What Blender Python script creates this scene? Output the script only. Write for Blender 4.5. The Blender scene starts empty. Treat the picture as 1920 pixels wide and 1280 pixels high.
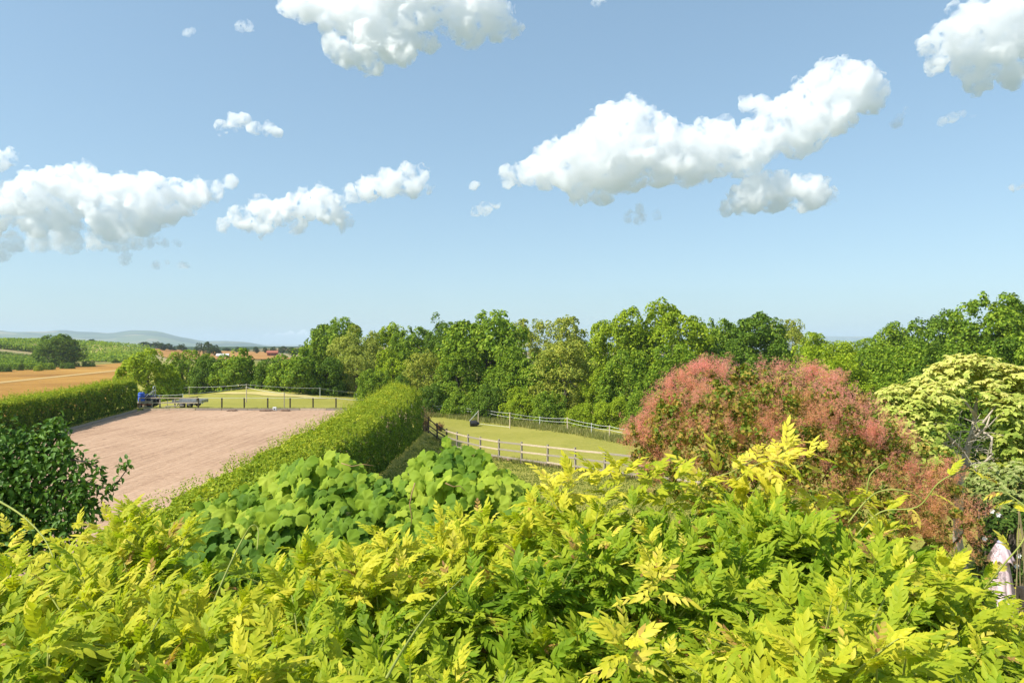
import bpy, bmesh, math, random
import numpy as np
from mathutils import Vector, Matrix, noise as mnoise

scene = bpy.context.scene
col = scene.collection
RNG = np.random.default_rng(7)
random.seed(7)

# ------------------------------------------------------------------ camera
CAM_Z = 6.5
cam = bpy.data.cameras.new("camera")
cam.lens = 24.0
cam.sensor_width = 36.0
cam.clip_start = 0.05
cam.clip_end = 60000.0
cam_ob = bpy.data.objects.new("camera", cam)
cam_ob.location = (0, 0, CAM_Z)
cam_ob.rotation_euler = (math.radians(90), 0, 0)
col.objects.link(cam_ob)
scene.camera = cam_ob

# ------------------------------------------------------------------ sky
SUN_EL = math.radians(47.0)
SUN_BACK = math.radians(24.0)      # sun stands to the left, a little behind
sun_dir = Vector((-math.cos(SUN_EL) * math.cos(SUN_BACK), -math.cos(SUN_EL) * math.sin(SUN_BACK), math.sin(SUN_EL)))
world = bpy.data.worlds.new("World")
scene.world = world
world.use_nodes = True
nt = world.node_tree
nt.nodes.clear()
sky = nt.nodes.new("ShaderNodeTexSky")
sky.sky_type = 'NISHITA'
sky.sun_disc = False
sky.sun_elevation = SUN_EL
sky.sun_rotation = math.atan2(sun_dir.x, sun_dir.y)
sky.altitude = 100
sky.air_density = 1.0
sky.dust_density = 0.8
sky.ozone_density = 1.8
bg = nt.nodes.new("ShaderNodeBackground")
bg.inputs['Strength'].default_value = 0.14
out = nt.nodes.new("ShaderNodeOutputWorld")
tintn = nt.nodes.new("ShaderNodeMix"); tintn.data_type = 'RGBA'; tintn.blend_type = 'MULTIPLY'; tintn.inputs[0].default_value = 1.0
tintn.inputs[7].default_value = (1.30, 1.63, 1.80, 1)
gam = nt.nodes.new("ShaderNodeGamma"); gam.inputs['Gamma'].default_value = 0.55
nt.links.new(sky.outputs[0], gam.inputs[0]); nt.links.new(gam.outputs[0], tintn.inputs[6]); nt.links.new(tintn.outputs[2], bg.inputs['Color'])
nt.links.new(bg.outputs[0], out.inputs['Surface'])

sun = bpy.data.lights.new("sun", 'SUN')
sun.energy = 5.0
sun.angle = math.radians(0.53)
sun.color = (1.0, 0.955, 0.88)
sun_ob = bpy.data.objects.new("sun", sun)
sun_ob.rotation_euler = sun_dir.to_track_quat('Z', 'Y').to_euler()
col.objects.link(sun_ob)

scene.view_settings.view_transform = 'Standard'
scene.view_settings.look = 'None'
scene.view_settings.gamma = 1.0
scene.view_settings.use_curve_mapping = False
scene.view_settings.exposure = 0.46
scene.render.engine = 'CYCLES'
scene.cycles.max_bounces = 42
scene.cycles.diffuse_bounces = 3
scene.cycles.glossy_bounces = 2
scene.cycles.transmission_bounces = 4
scene.cycles.transparent_max_bounces = 8
scene.cycles.volume_bounces = 40
scene.cycles.use_denoising = True
scene.cycles.caustics_reflective = False
scene.cycles.caustics_refractive = False

# ------------------------------------------------------------------ helpers
def W(px, py, d):
    """world point seen at photograph pixel px,py at distance d in front of the camera"""
    return Vector(((px - 960) / 1280 * d, d, CAM_Z + (640 - py) / 1280 * d))

def smooth(a, b, x):
    t = np.clip((x - a) / (b - a), 0, 1)
    return t * t * (3 - 2 * t)

def tag(o, label=None, cat=None, group=None, kind=None):
    if label: o['label'] = label
    if cat: o['category'] = cat
    if group: o['group'] = group
    if kind: o['kind'] = kind
    return o

def empty(name, loc=(0, 0, 0), rz=0.0):
    o = bpy.data.objects.new(name, None)
    o.location = loc
    o.rotation_euler = (0, 0, rz)
    o.empty_display_size = 0.3
    col.objects.link(o)
    return o

def mesh_np(name, V, F, mat=None, attrs=None, smooth_shade=False, mat_idx=None):
    """V (n,3) float, F (m,k) int; k = 3 or 4"""
    V = np.ascontiguousarray(V, dtype=np.float32)
    F = np.ascontiguousarray(F, dtype=np.int32)
    me = bpy.data.meshes.new(name)
    m, k = F.shape
    me.vertices.add(len(V)); me.vertices.foreach_set("co", V.ravel())
    me.loops.add(m * k); me.loops.foreach_set("vertex_index", F.ravel())
    me.polygons.add(m)
    me.polygons.foreach_set("loop_start", np.arange(0, m * k, k, dtype=np.int32))
    if smooth_shade:
        me.polygons.foreach_set("use_smooth", np.ones(m, dtype=bool))
    if mat is not None:
        for x in (mat if isinstance(mat, (list, tuple)) else [mat]):
            me.materials.append(x)
    if mat_idx is not None:
        me.polygons.foreach_set("material_index", np.asarray(mat_idx, dtype=np.int32))
    me.update(calc_edges=True)
    if attrs:
        for an, av in attrs.items():
            a = me.attributes.new(an, 'FLOAT', 'POINT')
            a.data.foreach_set("value", np.ascontiguousarray(av, dtype=np.float32))
    return me

def link(name, me, parent=None, loc=None):
    o = bpy.data.objects.new(name, me)
    if loc is not None: o.location = loc
    if parent is not None: o.parent = parent
    col.objects.link(o)
    return o

class MB:
    """collects boxes, tubes and lathes into one mesh"""
    def __init__(s): s.v = []; s.f = []
    def add(s, vs, fs):
        b = len(s.v); s.v += [tuple(v) for v in vs]; s.f += [tuple(b + i for i in f) for f in fs]
    def box(s, c, d, rz=0.0, rx=0.0, ry=0.0, taper=1.0):
        R = Matrix.Rotation(rz, 3, 'Z') @ Matrix.Rotation(ry, 3, 'Y') @ Matrix.Rotation(rx, 3, 'X')
        vs = []
        for z in (-.5, .5):
            t = taper if z > 0 else 1
            for (x, y) in ((-.5, -.5), (.5, -.5), (.5, .5), (-.5, .5)):
                vs.append(Vector(c) + R @ Vector((x * d[0] * t, y * d[1] * t, z * d[2])))
        s.add(vs, [(3, 2, 1, 0), (4, 5, 6, 7), (0, 1, 5, 4), (1, 2, 6, 5), (2, 3, 7, 6), (3, 0, 4, 7)])
    def bar(s, a, b, w, h):
        a = Vector(a); b = Vector(b); d = (b - a); L = d.length
        q = d.to_track_quat('X', 'Z').to_matrix()
        vs = []
        for x in (0, L):
            for (y, z) in ((-.5, -.5), (.5, -.5), (.5, .5), (-.5, .5)):
                vs.append(a + q @ Vector((x, y * w, z * h)))
        s.add(vs, [(3, 2, 1, 0), (4, 5, 6, 7), (0, 1, 5, 4), (1, 2, 6, 5), (2, 3, 7, 6), (3, 0, 4, 7)])
    def tube(s, pts, radii, n=8, cap=True):
        pts = [Vector(p) for p in pts]
        if not isinstance(radii, (list, tuple, np.ndarray)): radii = [radii] * len(pts)
        vs = []; prev = None
        for i, p in enumerate(pts):
            t = (pts[min(i + 1, len(pts) - 1)] - pts[max(i - 1, 0)])
            t = t.normalized() if t.length > 1e-9 else Vector((0, 0, 1))
            if prev is None:
                u = t.orthogonal().normalized()
            else:
                u = (prev - t * prev.dot(t)); u = u.normalized() if u.length > 1e-6 else t.orthogonal().normalized()
            prev = u; w = t.cross(u)
            for k in range(n):
                a = 2 * math.pi * k / n
                vs.append(p + (u * math.cos(a) + w * math.sin(a)) * radii[i])
        fs = []
        for i in range(len(pts) - 1):
            for k in range(n):
                fs.append((i * n + k, i * n + (k + 1) % n, (i + 1) * n + (k + 1) % n, (i + 1) * n + k))
        if cap:
            fs.append(tuple(range(n - 1, -1, -1))); fs.append(tuple((len(pts) - 1) * n + k for k in range(n)))
        s.add(vs, fs)
    def build(s, name, mat, parent=None, smooth_shade=False, bevel=0.0, loc=None):
        me = bpy.data.meshes.new(name)
        me.from_pydata(s.v, [], s.f)
        me.materials.append(mat)
        me.update()
        if bevel > 0:
            bm = bmesh.new(); bm.from_mesh(me)
            bmesh.ops.bevel(bm, geom=list(bm.edges), offset=bevel, segments=1, affect='EDGES', clamp_overlap=True)
            bm.to_mesh(me); bm.free()
        if smooth_shade:
            for p in me.polygons: p.use_smooth = True
        return link(name, me, parent, loc)

# ------------------------------------------------------------------ materials
def new_mat(name):
    m = bpy.data.materials.new(name); m.use_nodes = True
    m.node_tree.nodes.clear()
    return m, m.node_tree
def N(t, typ, **kw):
    n = t.nodes.new(typ)
    for k, v in kw.items():
        if k.startswith('i_'): n.inputs[k[2:].replace('_', ' ')].default_value = v
        else: setattr(n, k, v)
    return n
def ramp(t, fac, stops, interp='LINEAR'):
    r = t.nodes.new("ShaderNodeValToRGB")
    r.color_ramp.interpolation = interp
    e = r.color_ramp.elements
    while len(e) < len(stops): e.new(0.5)
    for el, (p, c) in zip(e, stops):
        el.position = p; el.color = (c[0], c[1], c[2], 1)
    t.links.new(fac, r.inputs[0])
    return r.outputs[0]
def mathn(t, op, a, b=None, clamp=False):
    n = t.nodes.new("ShaderNodeMath"); n.operation = op; n.use_clamp = clamp
    for i, v in enumerate((a, b)):
        if v is None: continue
        if isinstance(v, (int, float)): n.inputs[i].default_value = v
        else: t.links.new(v, n.inputs[i])
    return n.outputs[0]
def mixc(t, fac, a, b, mode='MIX'):
    n = t.nodes.new("ShaderNodeMix"); n.data_type = 'RGBA'; n.blend_type = mode
    for i, v in ((0, fac), (6, a), (7, b)):
        if isinstance(v, (int, float)): n.inputs[i].default_value = v
        elif isinstance(v, tuple): n.inputs[i].default_value = (*v, 1) if len(v) == 3 else v
        else: t.links.new(v, n.inputs[i])
    return n.outputs[2]
def noise(t, scale, detail=4, rough=0.55, coord=None, dims='3D', dist=0.0):
    n = t.nodes.new("ShaderNodeTexNoise")
    n.inputs['Scale'].default_value = scale; n.inputs['Detail'].default_value = detail
    n.inputs['Roughness'].default_value = rough; n.inputs['Distortion'].default_value = dist
    if coord is not None: t.links.new(coord, n.inputs['Vector'])
    return n.outputs[0]
def geo_pos(t):
    return t.nodes.new("ShaderNodeNewGeometry").outputs['Position']
def finish(t, color, rough=0.7, spec=0.3, bump=None, bump_s=0.3, bump_d=0.02, metal=0.0):
    p = t.nodes.new("ShaderNodeBsdfPrincipled")
    if isinstance(color, tuple): p.inputs['Base Color'].default_value = (*color, 1)
    else: t.links.new(color, p.inputs['Base Color'])
    if isinstance(rough, (int, float)): p.inputs['Roughness'].default_value = rough
    else: t.links.new(rough, p.inputs['Roughness'])
    p.inputs['Specular IOR Level'].default_value = spec
    p.inputs['Metallic'].default_value = metal
    if bump is not None:
        b = t.nodes.new("ShaderNodeBump")
        b.inputs['Strength'].default_value = bump_s; b.inputs['Distance'].default_value = bump_d
        t.links.new(bump, b.inputs['Height']); t.links.new(b.outputs[0], p.inputs['Normal'])
    o = t.nodes.new("ShaderNodeOutputMaterial")
    t.links.new(p.outputs[0], o.inputs['Surface'])
    return p
def plain(name, c1, c2, scale=8, rough=0.7, spec=0.3, metal=0.0, bump_s=0.3, bump_d=0.01, stretch=None):
    m, t = new_mat(name)
    tc = t.nodes.new("ShaderNodeTexCoord").outputs['Object']
    if stretch:
        mp = t.nodes.new("ShaderNodeMapping"); mp.inputs['Scale'].default_value = stretch
        t.links.new(tc, mp.inputs['Vector']); tc = mp.outputs[0]
    f = noise(t, scale, 5, 0.6, tc)
    c = ramp(t, f, [(0.3, c1), (0.7, c2)])
    finish(t, c, rough, spec, f, bump_s, bump_d, metal)
    return m
def leaf_mat(name, stops, transl=0.3, rough=0.6, spec=0.12, attr=None, patch=0.0, patch_scale=0.5, rand=1.0, tr_col=(1.15, 1.1, 0.6)):
    """leaf colours spread over leaves by a random number per leaf, patches and (if given) a stored tint"""
    m, t = new_mat(name)
    g = t.nodes.new("ShaderNodeNewGeometry")
    r = g.outputs['Random Per Island']
    if attr:
        a = N(t, "ShaderNodeAttribute", attribute_name=attr)
        f = mathn(t, 'ADD', a.outputs['Fac'], mathn(t, 'MULTIPLY', mathn(t, 'SUBTRACT', r, 0.5), rand))
    else:
        f = mathn(t, 'ADD', mathn(t, 'MULTIPLY', r, rand), (1 - rand) * 0.5)
    if patch > 0:
        n = noise(t, patch_scale, 3, 0.6, g.outputs['Position'])
        f = mathn(t, 'ADD', f, mathn(t, 'MULTIPLY', mathn(t, 'SUBTRACT', n, 0.5), patch * 3))
    c = ramp(t, mathn(t, 'ADD', f, 0, True), stops)
    p = t.nodes.new("ShaderNodeBsdfPrincipled")
    t.links.new(c, p.inputs['Base Color'])
    p.inputs['Roughness'].default_value = rough
    p.inputs['Specular IOR Level'].default_value = spec
    tr = t.nodes.new("ShaderNodeBsdfTranslucent")
    t.links.new(mixc(t, 1.0, c, tr_col, 'MULTIPLY'), tr.inputs['Color'])
    mx = t.nodes.new("ShaderNodeMixShader"); mx.inputs[0].default_value = transl
    t.links.new(p.outputs[0], mx.inputs[1]); t.links.new(tr.outputs[0], mx.inputs[2])
    o = t.nodes.new("ShaderNodeOutputMaterial"); t.links.new(mx.outputs[0], o.inputs['Surface'])
    return m

M = {}
def G(r, g, b):   # sRGB 0-255 -> linear
    f = lambda c: (c / 12.92) if c <= 0.04045 else ((c + 0.055) / 1.055) ** 2.4
    return (f(r / 255), f(g / 255), f(b / 255))
M['bark'] = plain("bark", (0.06, 0.05, 0.04), (0.17, 0.14, 0.105), 6, 0.9, 0.1, bump_s=0.8, bump_d=0.05, stretch=(3, 3, 0.6))
M['pale_bark'] = plain("pale_bark", (0.36, 0.30, 0.22), (0.60, 0.52, 0.41), 9, 0.85, 0.15, bump_s=0.6, stretch=(3, 3, 0.5))
M['wood_grey'] = plain("weathered_wood", (0.24, 0.2, 0.155), (0.42, 0.36, 0.29), 7, 0.85, 0.2, stretch=(1, 6, 6))
M['wood_dark'] = plain("dark_wood", (0.035, 0.028, 0.022), (0.10, 0.08, 0.06), 8, 0.8, 0.2)
M['wood_pale'] = plain("pale_wood", (0.45, 0.36, 0.25), (0.62, 0.5, 0.36), 7, 0.8, 0.2)
M['white'] = plain("white_plastic", (0.7, 0.7, 0.68), (0.82, 0.82, 0.8), 5, 0.5, 0.4)
M['black'] = plain("black_rubber", (0.012, 0.012, 0.013), (0.03, 0.03, 0.032), 9, 0.6, 0.4)
M['steel'] = plain("galvanised_steel", (0.3, 0.31, 0.32), (0.5, 0.51, 0.52), 6, 0.45, 0.5, metal=0.7)
M['navy'] = plain("navy_paint", (0.012, 0.02, 0.06), (0.025, 0.04, 0.1), 4, 0.35, 0.5)
M['blue'] = plain("blue_plastic", (0.02, 0.09, 0.5), (0.04, 0.14, 0.65), 4, 0.4, 0.5)
M['red'] = plain("red_paint", (0.35, 0.02, 0.02), (0.5, 0.05, 0.04), 4, 0.4, 0.5)
M['brick'] = plain("red_brick", (0.22, 0.06, 0.045), (0.36, 0.12, 0.08), 3, 0.9, 0.1)
M['sheet_white'] = plain("pale_sheeting", (0.6, 0.6, 0.58), (0.75, 0.75, 0.73), 2, 0.6, 0.3)
M['tile_red'] = plain("clay_tile", (0.28, 0.09, 0.06), (0.42, 0.16, 0.1), 3, 0.9, 0.1)
M['glass'] = plain("dark_glass", (0.02, 0.025, 0.03), (0.04, 0.05, 0.06), 2, 0.1, 0.8)

# ------------------------------------------------------------------ terrain
def zt(x, y):
    """height of the ground"""
    x = np.asarray(x, float); y = np.asarray(y, float)
    d = np.hypot(x, y)
    z = np.zeros_like(x + y)
    # paddock east of the hedge slopes gently down
    s = np.where(y < 70, -0.0 - np.clip(y - 25, 0, 45) * 0.052, -2.34 - 0.012 * (y - 70))
    s = np.where(y > 100, -2.7 - 0.03 * np.clip(y - 100, 0, 300), s)
    lo = -9.5 - 30 * smooth(60, 80, y)
    e = np.clip((x - lo) / (-4 - lo), 0, 1)
    e = e * e * (3 - 2 * e)
    z = z * (1 - e) + s * e
    # ground beyond the arena and the fields to the west
    w = 1 - e
    z += w * (-0.4 * smooth(66, 74, y))
    z += w * (-1.9 * smooth(105, 190, d) )
    fw = smooth(-37, -50, x)
    z += w * fw * (-1.2 * smooth(40, 100, d)) * (1 - smooth(105, 190, d) * 0.5)
    # orchard rise
    z += 8.5 * np.exp(-(((x + 330) / 150) ** 2 + ((y - 430) / 130) ** 2)) * smooth(-212, -300, x)
    # the plain sinks into a valley, hills beyond
    z += -70 * smooth(1300, 3500, d)
    az = x / np.maximum(np.abs(y), 1e-3) * np.sign(y)       # tan of the bearing
    front = (y > 100)
    az = np.where(front, az, 3.0)
    pl = smooth(-0.36, -0.56, az) * (1 - 0.05 * np.sin(az * 40)) * (az > -2.5)
    prof = 0.93 + 0.05 * np.sin(az * 21) + 0.035 * np.sin(az * 57 + 1) + 0.02 * np.sin(az * 131)
    tail = smooth(-0.33, -0.40, az) * 0.45
    z += (195 * np.maximum(pl, tail) * prof) * np.exp(-((d - 8200) / 1500) ** 2)
    z += (150 * np.maximum(pl, tail) * (0.9 + 0.1 * np.sin(az * 33))) * np.exp(-((d - 6600) / 900) ** 2) * (0.55 + 0.25 * np.sin(az * 13))
    pr = smooth(-0.05, 0.1, az) * (az < 2.5)
    z += (168 + 14 * np.sin(az * 17) + 6 * np.sin(az * 61)) * pr * np.exp(-((d - 13000) / 2500) ** 2)
    return z

def make_ground():
    nr, na = 230, 300
    r = np.concatenate([[0.0], np.geomspace(1.5, 130, 130), np.geomspace(132, 19000, nr - 130)])
    # finer steps ahead than behind
    a = np.concatenate([np.linspace(-60, 60, na), np.linspace(60, 300, 61)[1:-1]]) * math.pi / 180
    R, A = np.meshgrid(r, a, indexing='ij')
    X = R * np.sin(A); Y = R * np.cos(A)
    Z = zt(X, Y)
    V = np.stack([X, Y, Z], -1).reshape(-1, 3)
    n = len(a)
    i, j = np.meshgrid(np.arange(len(r) - 1), np.arange(n), indexing='ij')
    j2 = (j + 1) % n
    F = np.stack([i * n + j, (i + 1) * n + j, (i + 1) * n + j2, i * n + j2], -1).reshape(-1, 4)
    m, t = new_mat("grass_ground")
    pos = geo_pos(t)
    n1 = noise(t, 0.07, 5, 0.6, pos); n2 = noise(t, 1.7, 6, 0.7, pos); n3 = noise(t, 14, 4, 0.7, pos)
    near = ramp(t, mathn(t, 'ADD', mathn(t, 'MULTIPLY', n1, 0.35), mathn(t, 'MULTIPLY', mathn(t, 'ADD', n2, n3), 0.33)),
                [(0.30, (0.16, 0.18, 0.022)), (0.50, (0.32, 0.295, 0.055)), (0.66, (0.42, 0.36, 0.10)), (0.8, (0.44, 0.37, 0.16))])
    # far country: woods and fields in irregular patches
    vo = N(t, "ShaderNodeTexVoronoi"); vo.inputs['Scale'].default_value = 0.0035
    wob = t.nodes.new("ShaderNodeVectorMath"); wob.operation = 'ADD'
    nn = t.nodes.new("ShaderNodeTexNoise"); nn.inputs['Scale'].default_value = 0.002; t.links.new(pos, nn.inputs['Vector'])
    sc = t.nodes.new("ShaderNodeVectorMath"); sc.operation = 'SCALE'; sc.inputs['Scale'].default_value = 500
    t.links.new(nn.outputs[1], sc.inputs[0]); t.links.new(sc.outputs[0], wob.inputs[0]); t.links.new(pos, wob.inputs[1])
    t.links.new(wob.outputs[0], vo.inputs['Vector'])
    sep = t.nodes.new("ShaderNodeSeparateColor"); t.links.new(vo.outputs['Color'], sep.inputs[0])
    fields = ramp(t, sep.outputs[0], [(0.0, (0.03, 0.06, 0.02)), (0.42, (0.035, 0.07, 0.02)), (0.5, (0.12, 0.17, 0.045)), (0.75, (0.16, 0.2, 0.06)), (0.85, (0.42, 0.34, 0.16)), (1, (0.45, 0.3, 0.15))])
    fields = mixc(t, mathn(t, 'MULTIPLY', noise(t, 0.02, 5, 0.7, pos), 0.7), fields, (0.03, 0.055, 0.02))
    ln = t.nodes.new("ShaderNodeVectorMath"); ln.operation = 'LENGTH'; t.links.new(pos, ln.inputs[0])
    mr = N(t, "ShaderNodeMapRange"); mr.inputs['From Min'].default_value = 260; mr.inputs['From Max'].default_value = 420
    t.links.new(ln.outputs['Value'], mr.inputs['Value'])
    c = mixc(t, mr.outputs[0], near, fields)
    finish(t, c, 0.9, 0.1, n3, 0.7, 0.06)
    o = link("ground", mesh_np("ground", V, F, m, smooth_shade=True))
    tag(o, kind='structure')

def drape(name, poly_fn, nu, nv, mat, lift):
    """poly_fn(u,v)->x,y ; sheet laid over the ground"""
    u, v = np.meshgrid(np.linspace(0, 1, nu), np.linspace(0, 1, nv), indexing='ij')
    X, Y = poly_fn(u, v)
    V = np.stack([X, Y, zt(X, Y) + lift], -1).reshape(-1, 3)
    i, j = np.meshgrid(np.arange(nu - 1), np.arange(nv - 1), indexing='ij')
    F = np.stack([i * nv + j, (i + 1) * nv + j, (i + 1) * nv + j + 1, i * nv + j + 1], -1).reshape(-1, 4)
    o = link(name, mesh_np(name, V, F, mat, smooth_shade=True))
    return tag(o, kind='structure')
def bil(c00, c10, c11, c01):
    def f(u, v):
        p = [(1 - u) * (1 - v), u * (1 - v), u * v, (1 - u) * v]
        return (sum(w * c[0] for w, c in zip(p, (c00, c10, c11, c01))), sum(w * c[1] for w, c in zip(p, (c00, c10, c11, c01))))
    return f
make_ground()
HAZE = 0.00013; CLO = 0.465; CDN = 0.75; CSC = 0.018; CAN = 0.5
# ------------------------------------------------------------------ riding arena, fields
def arena_left(y):                # x of the arena's west edge
    return -30.2 - (y - 40) * 0.19
m, t = new_mat("arena_sand")
pos = geo_pos(t)
mp = t.nodes.new("ShaderNodeMapping"); mp.inputs['Rotation'].default_value = (0, 0, math.radians(2)); t.links.new(pos, mp.inputs['Vector'])
st = t.nodes.new("ShaderNodeMapping"); st.inputs['Scale'].default_value = (1, 0.035, 1); t.links.new(mp.outputs[0], st.inputs['Vector'])
lines = noise(t, 3.2, 3, 0.6, st.outputs[0]); fine = noise(t, 12, 3, 0.6, st.outputs[0])
hoof = noise(t, 3.2, 5, 0.75, pos); big = noise(t, 0.12, 3, 0.5, pos)
h = mathn(t, 'ADD', mathn(t, 'ADD', mathn(t, 'MULTIPLY', lines, 0.6), mathn(t, 'MULTIPLY', fine, 0.45)), mathn(t, 'MULTIPLY', hoof, 0.8))
c = ramp(t, mathn(t, 'ADD', mathn(t, 'MULTIPLY', h, 0.42), mathn(t, 'MULTIPLY', big, 0.25)), [(0.34, G(122, 94, 76)), (0.5, G(178, 146, 119)), (0.64, G(196, 165, 138))])
# hoof marks and dark clods
vo = N(t, "ShaderNodeTexVoronoi"); vo.inputs['Scale'].default_value = 0.55; t.links.new(pos, vo.inputs['Vector'])
spot = ramp(t, vo.outputs['Distance'], [(0.05, (0.45, 0.45, 0.45)), (0.11, (1, 1, 1))])
c = mixc(t, 0.8, c, spot, 'MULTIPLY')
finish(t, c, 0.95, 0.05, h, 1.0, 0.09)
drape("arena_sand", lambda u, v: (arena_left(13 + 51 * v) * (1 - u) + (-8.6) * u, 13 + 51 * v), 40, 60, m, 0.05)

m, t = new_mat("barley")
pos = geo_pos(t)
n1 = noise(t, 0.03, 5, 0.6, pos); n2 = noise(t, 1.2, 5, 0.7, pos)
c = ramp(t, mathn(t, 'ADD', mathn(t, 'MULTIPLY', n1, 0.65), mathn(t, 'MULTIPLY', n2, 0.35)), [(0.34, G(130, 91, 38)), (0.52, G(168, 125, 58)), (0.66, G(186, 146, 76))])
finish(t, c, 0.9, 0.1, n2, 0.8, 0.15)
M['barley'] = m
# the near barley field; its far edge runs from (px 0, y 697) to (px 262, y 672)
drape("barley_field", bil((-41, 30), (-50, 84), (-170, 318), (-160, 214)), 80, 80, M['barley'], 0.18)
drape("barley_field", bil((-41, 30), (-160, 214), (-330, 300), (-160, 30)), 60, 60, M['barley'], 0.16)
tl = plain("pale_track", G(172, 142, 88), G(188, 158, 104), 2, 0.9, 0.1)
drape("field_track", lambda u, v: (-112 - 19 * u + v * 3.6, 126 + 116 * u), 60, 3, tl, 0.24)
ob = plain("ripe_field", G(150, 104, 56), G(176, 134, 76), 0.05, 0.9, 0.1)
drape("ripe_field", bil((-172, 345), (-110, 345), (-215, 600), (-320, 600)), 60, 60, ob, 0.5)
drape("stubble_field", bil((-196, 320), (-172, 322), (-300, 540), (-330, 530)), 30, 30, plain("stubble", G(170, 155, 88), G(190, 172, 105), 0.05, 0.9, 0.1), 0.75)

# bare trodden soil along the rail fence and worn patch in the far paddock
soil = plain("bare_soil", G(160, 122, 98), G(196, 158, 128), 1.5, 0.95, 0.05, bump_s=0.9, bump_d=0.05)
def fence_y(x):
    return np.interp(x, [-7.4, -1.8, 1.1, 2.56, 4.0, 5.5, 9.5], [56, 44, 40.5, 39, 37.3, 35.5, 31.5])
drape("soil_path", lambda u, v: (-2.2 + 11.5 * u, fence_y(-2.2 + 11.5 * u) + 0.15 + (1.5 + 0.35 * np.sin(u * 14) * np.sin(u * 5)) * v), 60, 6, soil, 0.03)
worn = plain("worn_grass", G(198, 178, 116), G(188, 176, 110), 0.9, 0.95, 0.05)
drape("worn_patch", lambda u, v: (-41 + 16 * u, 92 + (v - .5) * 4.4 * np.sin(math.pi * np.clip(u, 0.02, 0.98)) ** 0.5 + 0.6 * np.sin(u * 19)), 30, 6, worn, 0.05)

# ------------------------------------------------------------------ haze
hz = bpy.data.materials.new("haze"); hz.use_nodes = True
t = hz.node_tree; t.nodes.clear()
pv = t.nodes.new("ShaderNodeVolumePrincipled")
pv.inputs['Color'].default_value = (0.70, 0.83, 0.97, 1)
pv.inputs['Density'].default_value = HAZE
pv.inputs['Anisotropy'].default_value = 0.0
o_ = t.nodes.new("ShaderNodeOutputMaterial"); t.links.new(pv.outputs[0], o_.inputs['Volume'])
mb = MB(); mb.box((0, 8000, 72), (44000, 40000, 300)); o = mb.build("haze", hz); tag(o, kind='stuff')

# ------------------------------------------------------------------ clouds
cm = bpy.data.materials.new("cloud_vapour"); cm.use_nodes = True
t = cm.node_tree; t.nodes.clear()
pv = t.nodes.new("ShaderNodeVolumePrincipled")
pv.inputs['Color'].default_value = (1, 1, 1, 1)
pv.inputs['Density'].default_value = 0.032
pv.inputs['Anisotropy'].default_value = CAN
o_ = t.nodes.new("ShaderNodeOutputMaterial"); t.links.new(pv.outputs[0], o_.inputs['Volume'])
cw = cm.copy(); cw.name = "thin_vapour"
cw.node_tree.nodes['Principled Volume'].inputs['Density'].default_value = 0.012
for mt_, lo_, sc_, dn_ in ((cm, CLO, CSC, CDN), (cw, 0.42, 0.022, 0.22)):
    tt_ = mt_.node_tree; nz_ = noise(tt_, sc_, 6, 0.68, geo_pos(tt_), dist=0.6)
    tt_.links.new(mathn(tt_, 'MULTIPLY', mathn(tt_, 'SUBTRACT', nz_, lo_, True), dn_), tt_.nodes['Principled Volume'].inputs['Density'])
    mt_.cycles.volume_step_rate = 0.35
tx1 = bpy.data.textures.new("billow_large", 'CLOUDS'); tx1.noise_scale = 70; tx1.noise_depth = 3
tx2 = bpy.data.textures.new("billow_small", 'CLOUDS'); tx2.noise_scale = 22; tx2.noise_depth = 3
tx3 = bpy.data.textures.new("wisp", 'CLOUDS'); tx3.noise_scale = 9; tx3.noise_depth = 2
def ico_np(sub):
    bm = bmesh.new(); bmesh.ops.create_icosphere(bm, subdivisions=sub, radius=1.0)
    bm.verts.ensure_lookup_table()
    v = np.array([x.co[:] for x in bm.verts]); f = np.array([[q.index for q in p.verts] for p in bm.faces]); bm.free()
    return v, f
ICO = {k: ico_np(k) for k in (1, 2, 3)}
def cloud(blobs, label, D=2600.0, thin=False, vox=1.6, disp=1.0):
    k = D / 1280
    cx = sum(b[0] for b in blobs) / len(blobs); cy = sum(b[1] for b in blobs) / len(blobs)
    c = W(cx, cy, D)
    rr = random.Random(int(cx * 7 + cy))
    VV = []; FF = []; nv = [0]
    def ball(p, r, sub):
        v, f = ICO[sub]
        VV.append(v * r + np.array(p)); FF.append(f + nv[0]); nv[0] += len(v)
    def heads(p, r, lev):                        # smaller heads bubbling out of the big one
        for _ in range((9 if r < 30 else 14) if lev == 0 else 5):
            v = Vector((rr.gauss(0, 1), rr.gauss(-0.4, 1), rr.gauss(0.35, 1))).normalized()
            q = p + v * r * k * rr.uniform(0.75, 1.0); r2 = r * rr.uniform(0.2, 0.42)
            ball(q, r2 * k, 2 if lev == 0 else 1)
            if lev == 0 and r2 > 7: heads(q, r2, 1)
    for b in blobs:
        px, py, r = b[:3]
        p = W(px, py, D) - c; p.y += rr.uniform(-0.5, 0.5) * r * k
        ball(p, r * k, 3)
        if r > 9: heads(p, r, 0)
    me = mesh_np("cloud", np.concatenate(VV), np.concatenate(FF))
    me.materials.append(cw if thin else cm)
    o = link("cloud", me, loc=c)
    r = o.modifiers.new("union", 'REMESH'); r.mode = 'VOXEL'; r.voxel_size = vox * k; r.use_smooth_shade = True
    for tx, s in ((tx1, 34), (tx2, 26), (tx3, 8)):
        dm = o.modifiers.new("billow", 'DISPLACE'); dm.texture = tx; dm.strength = s * disp; dm.mid_level = 0.5; dm.texture_coords = 'LOCAL'
    if not thin and max(q[2] for q in blobs) > 30:
        r = o.modifiers.new('union', 'REMESH'); r.mode = 'VOXEL'; r.voxel_size = vox * k; r.use_smooth_shade = True
    tag(o, label, 'cloud', 'white clouds in the blue sky')
    return o
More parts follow.
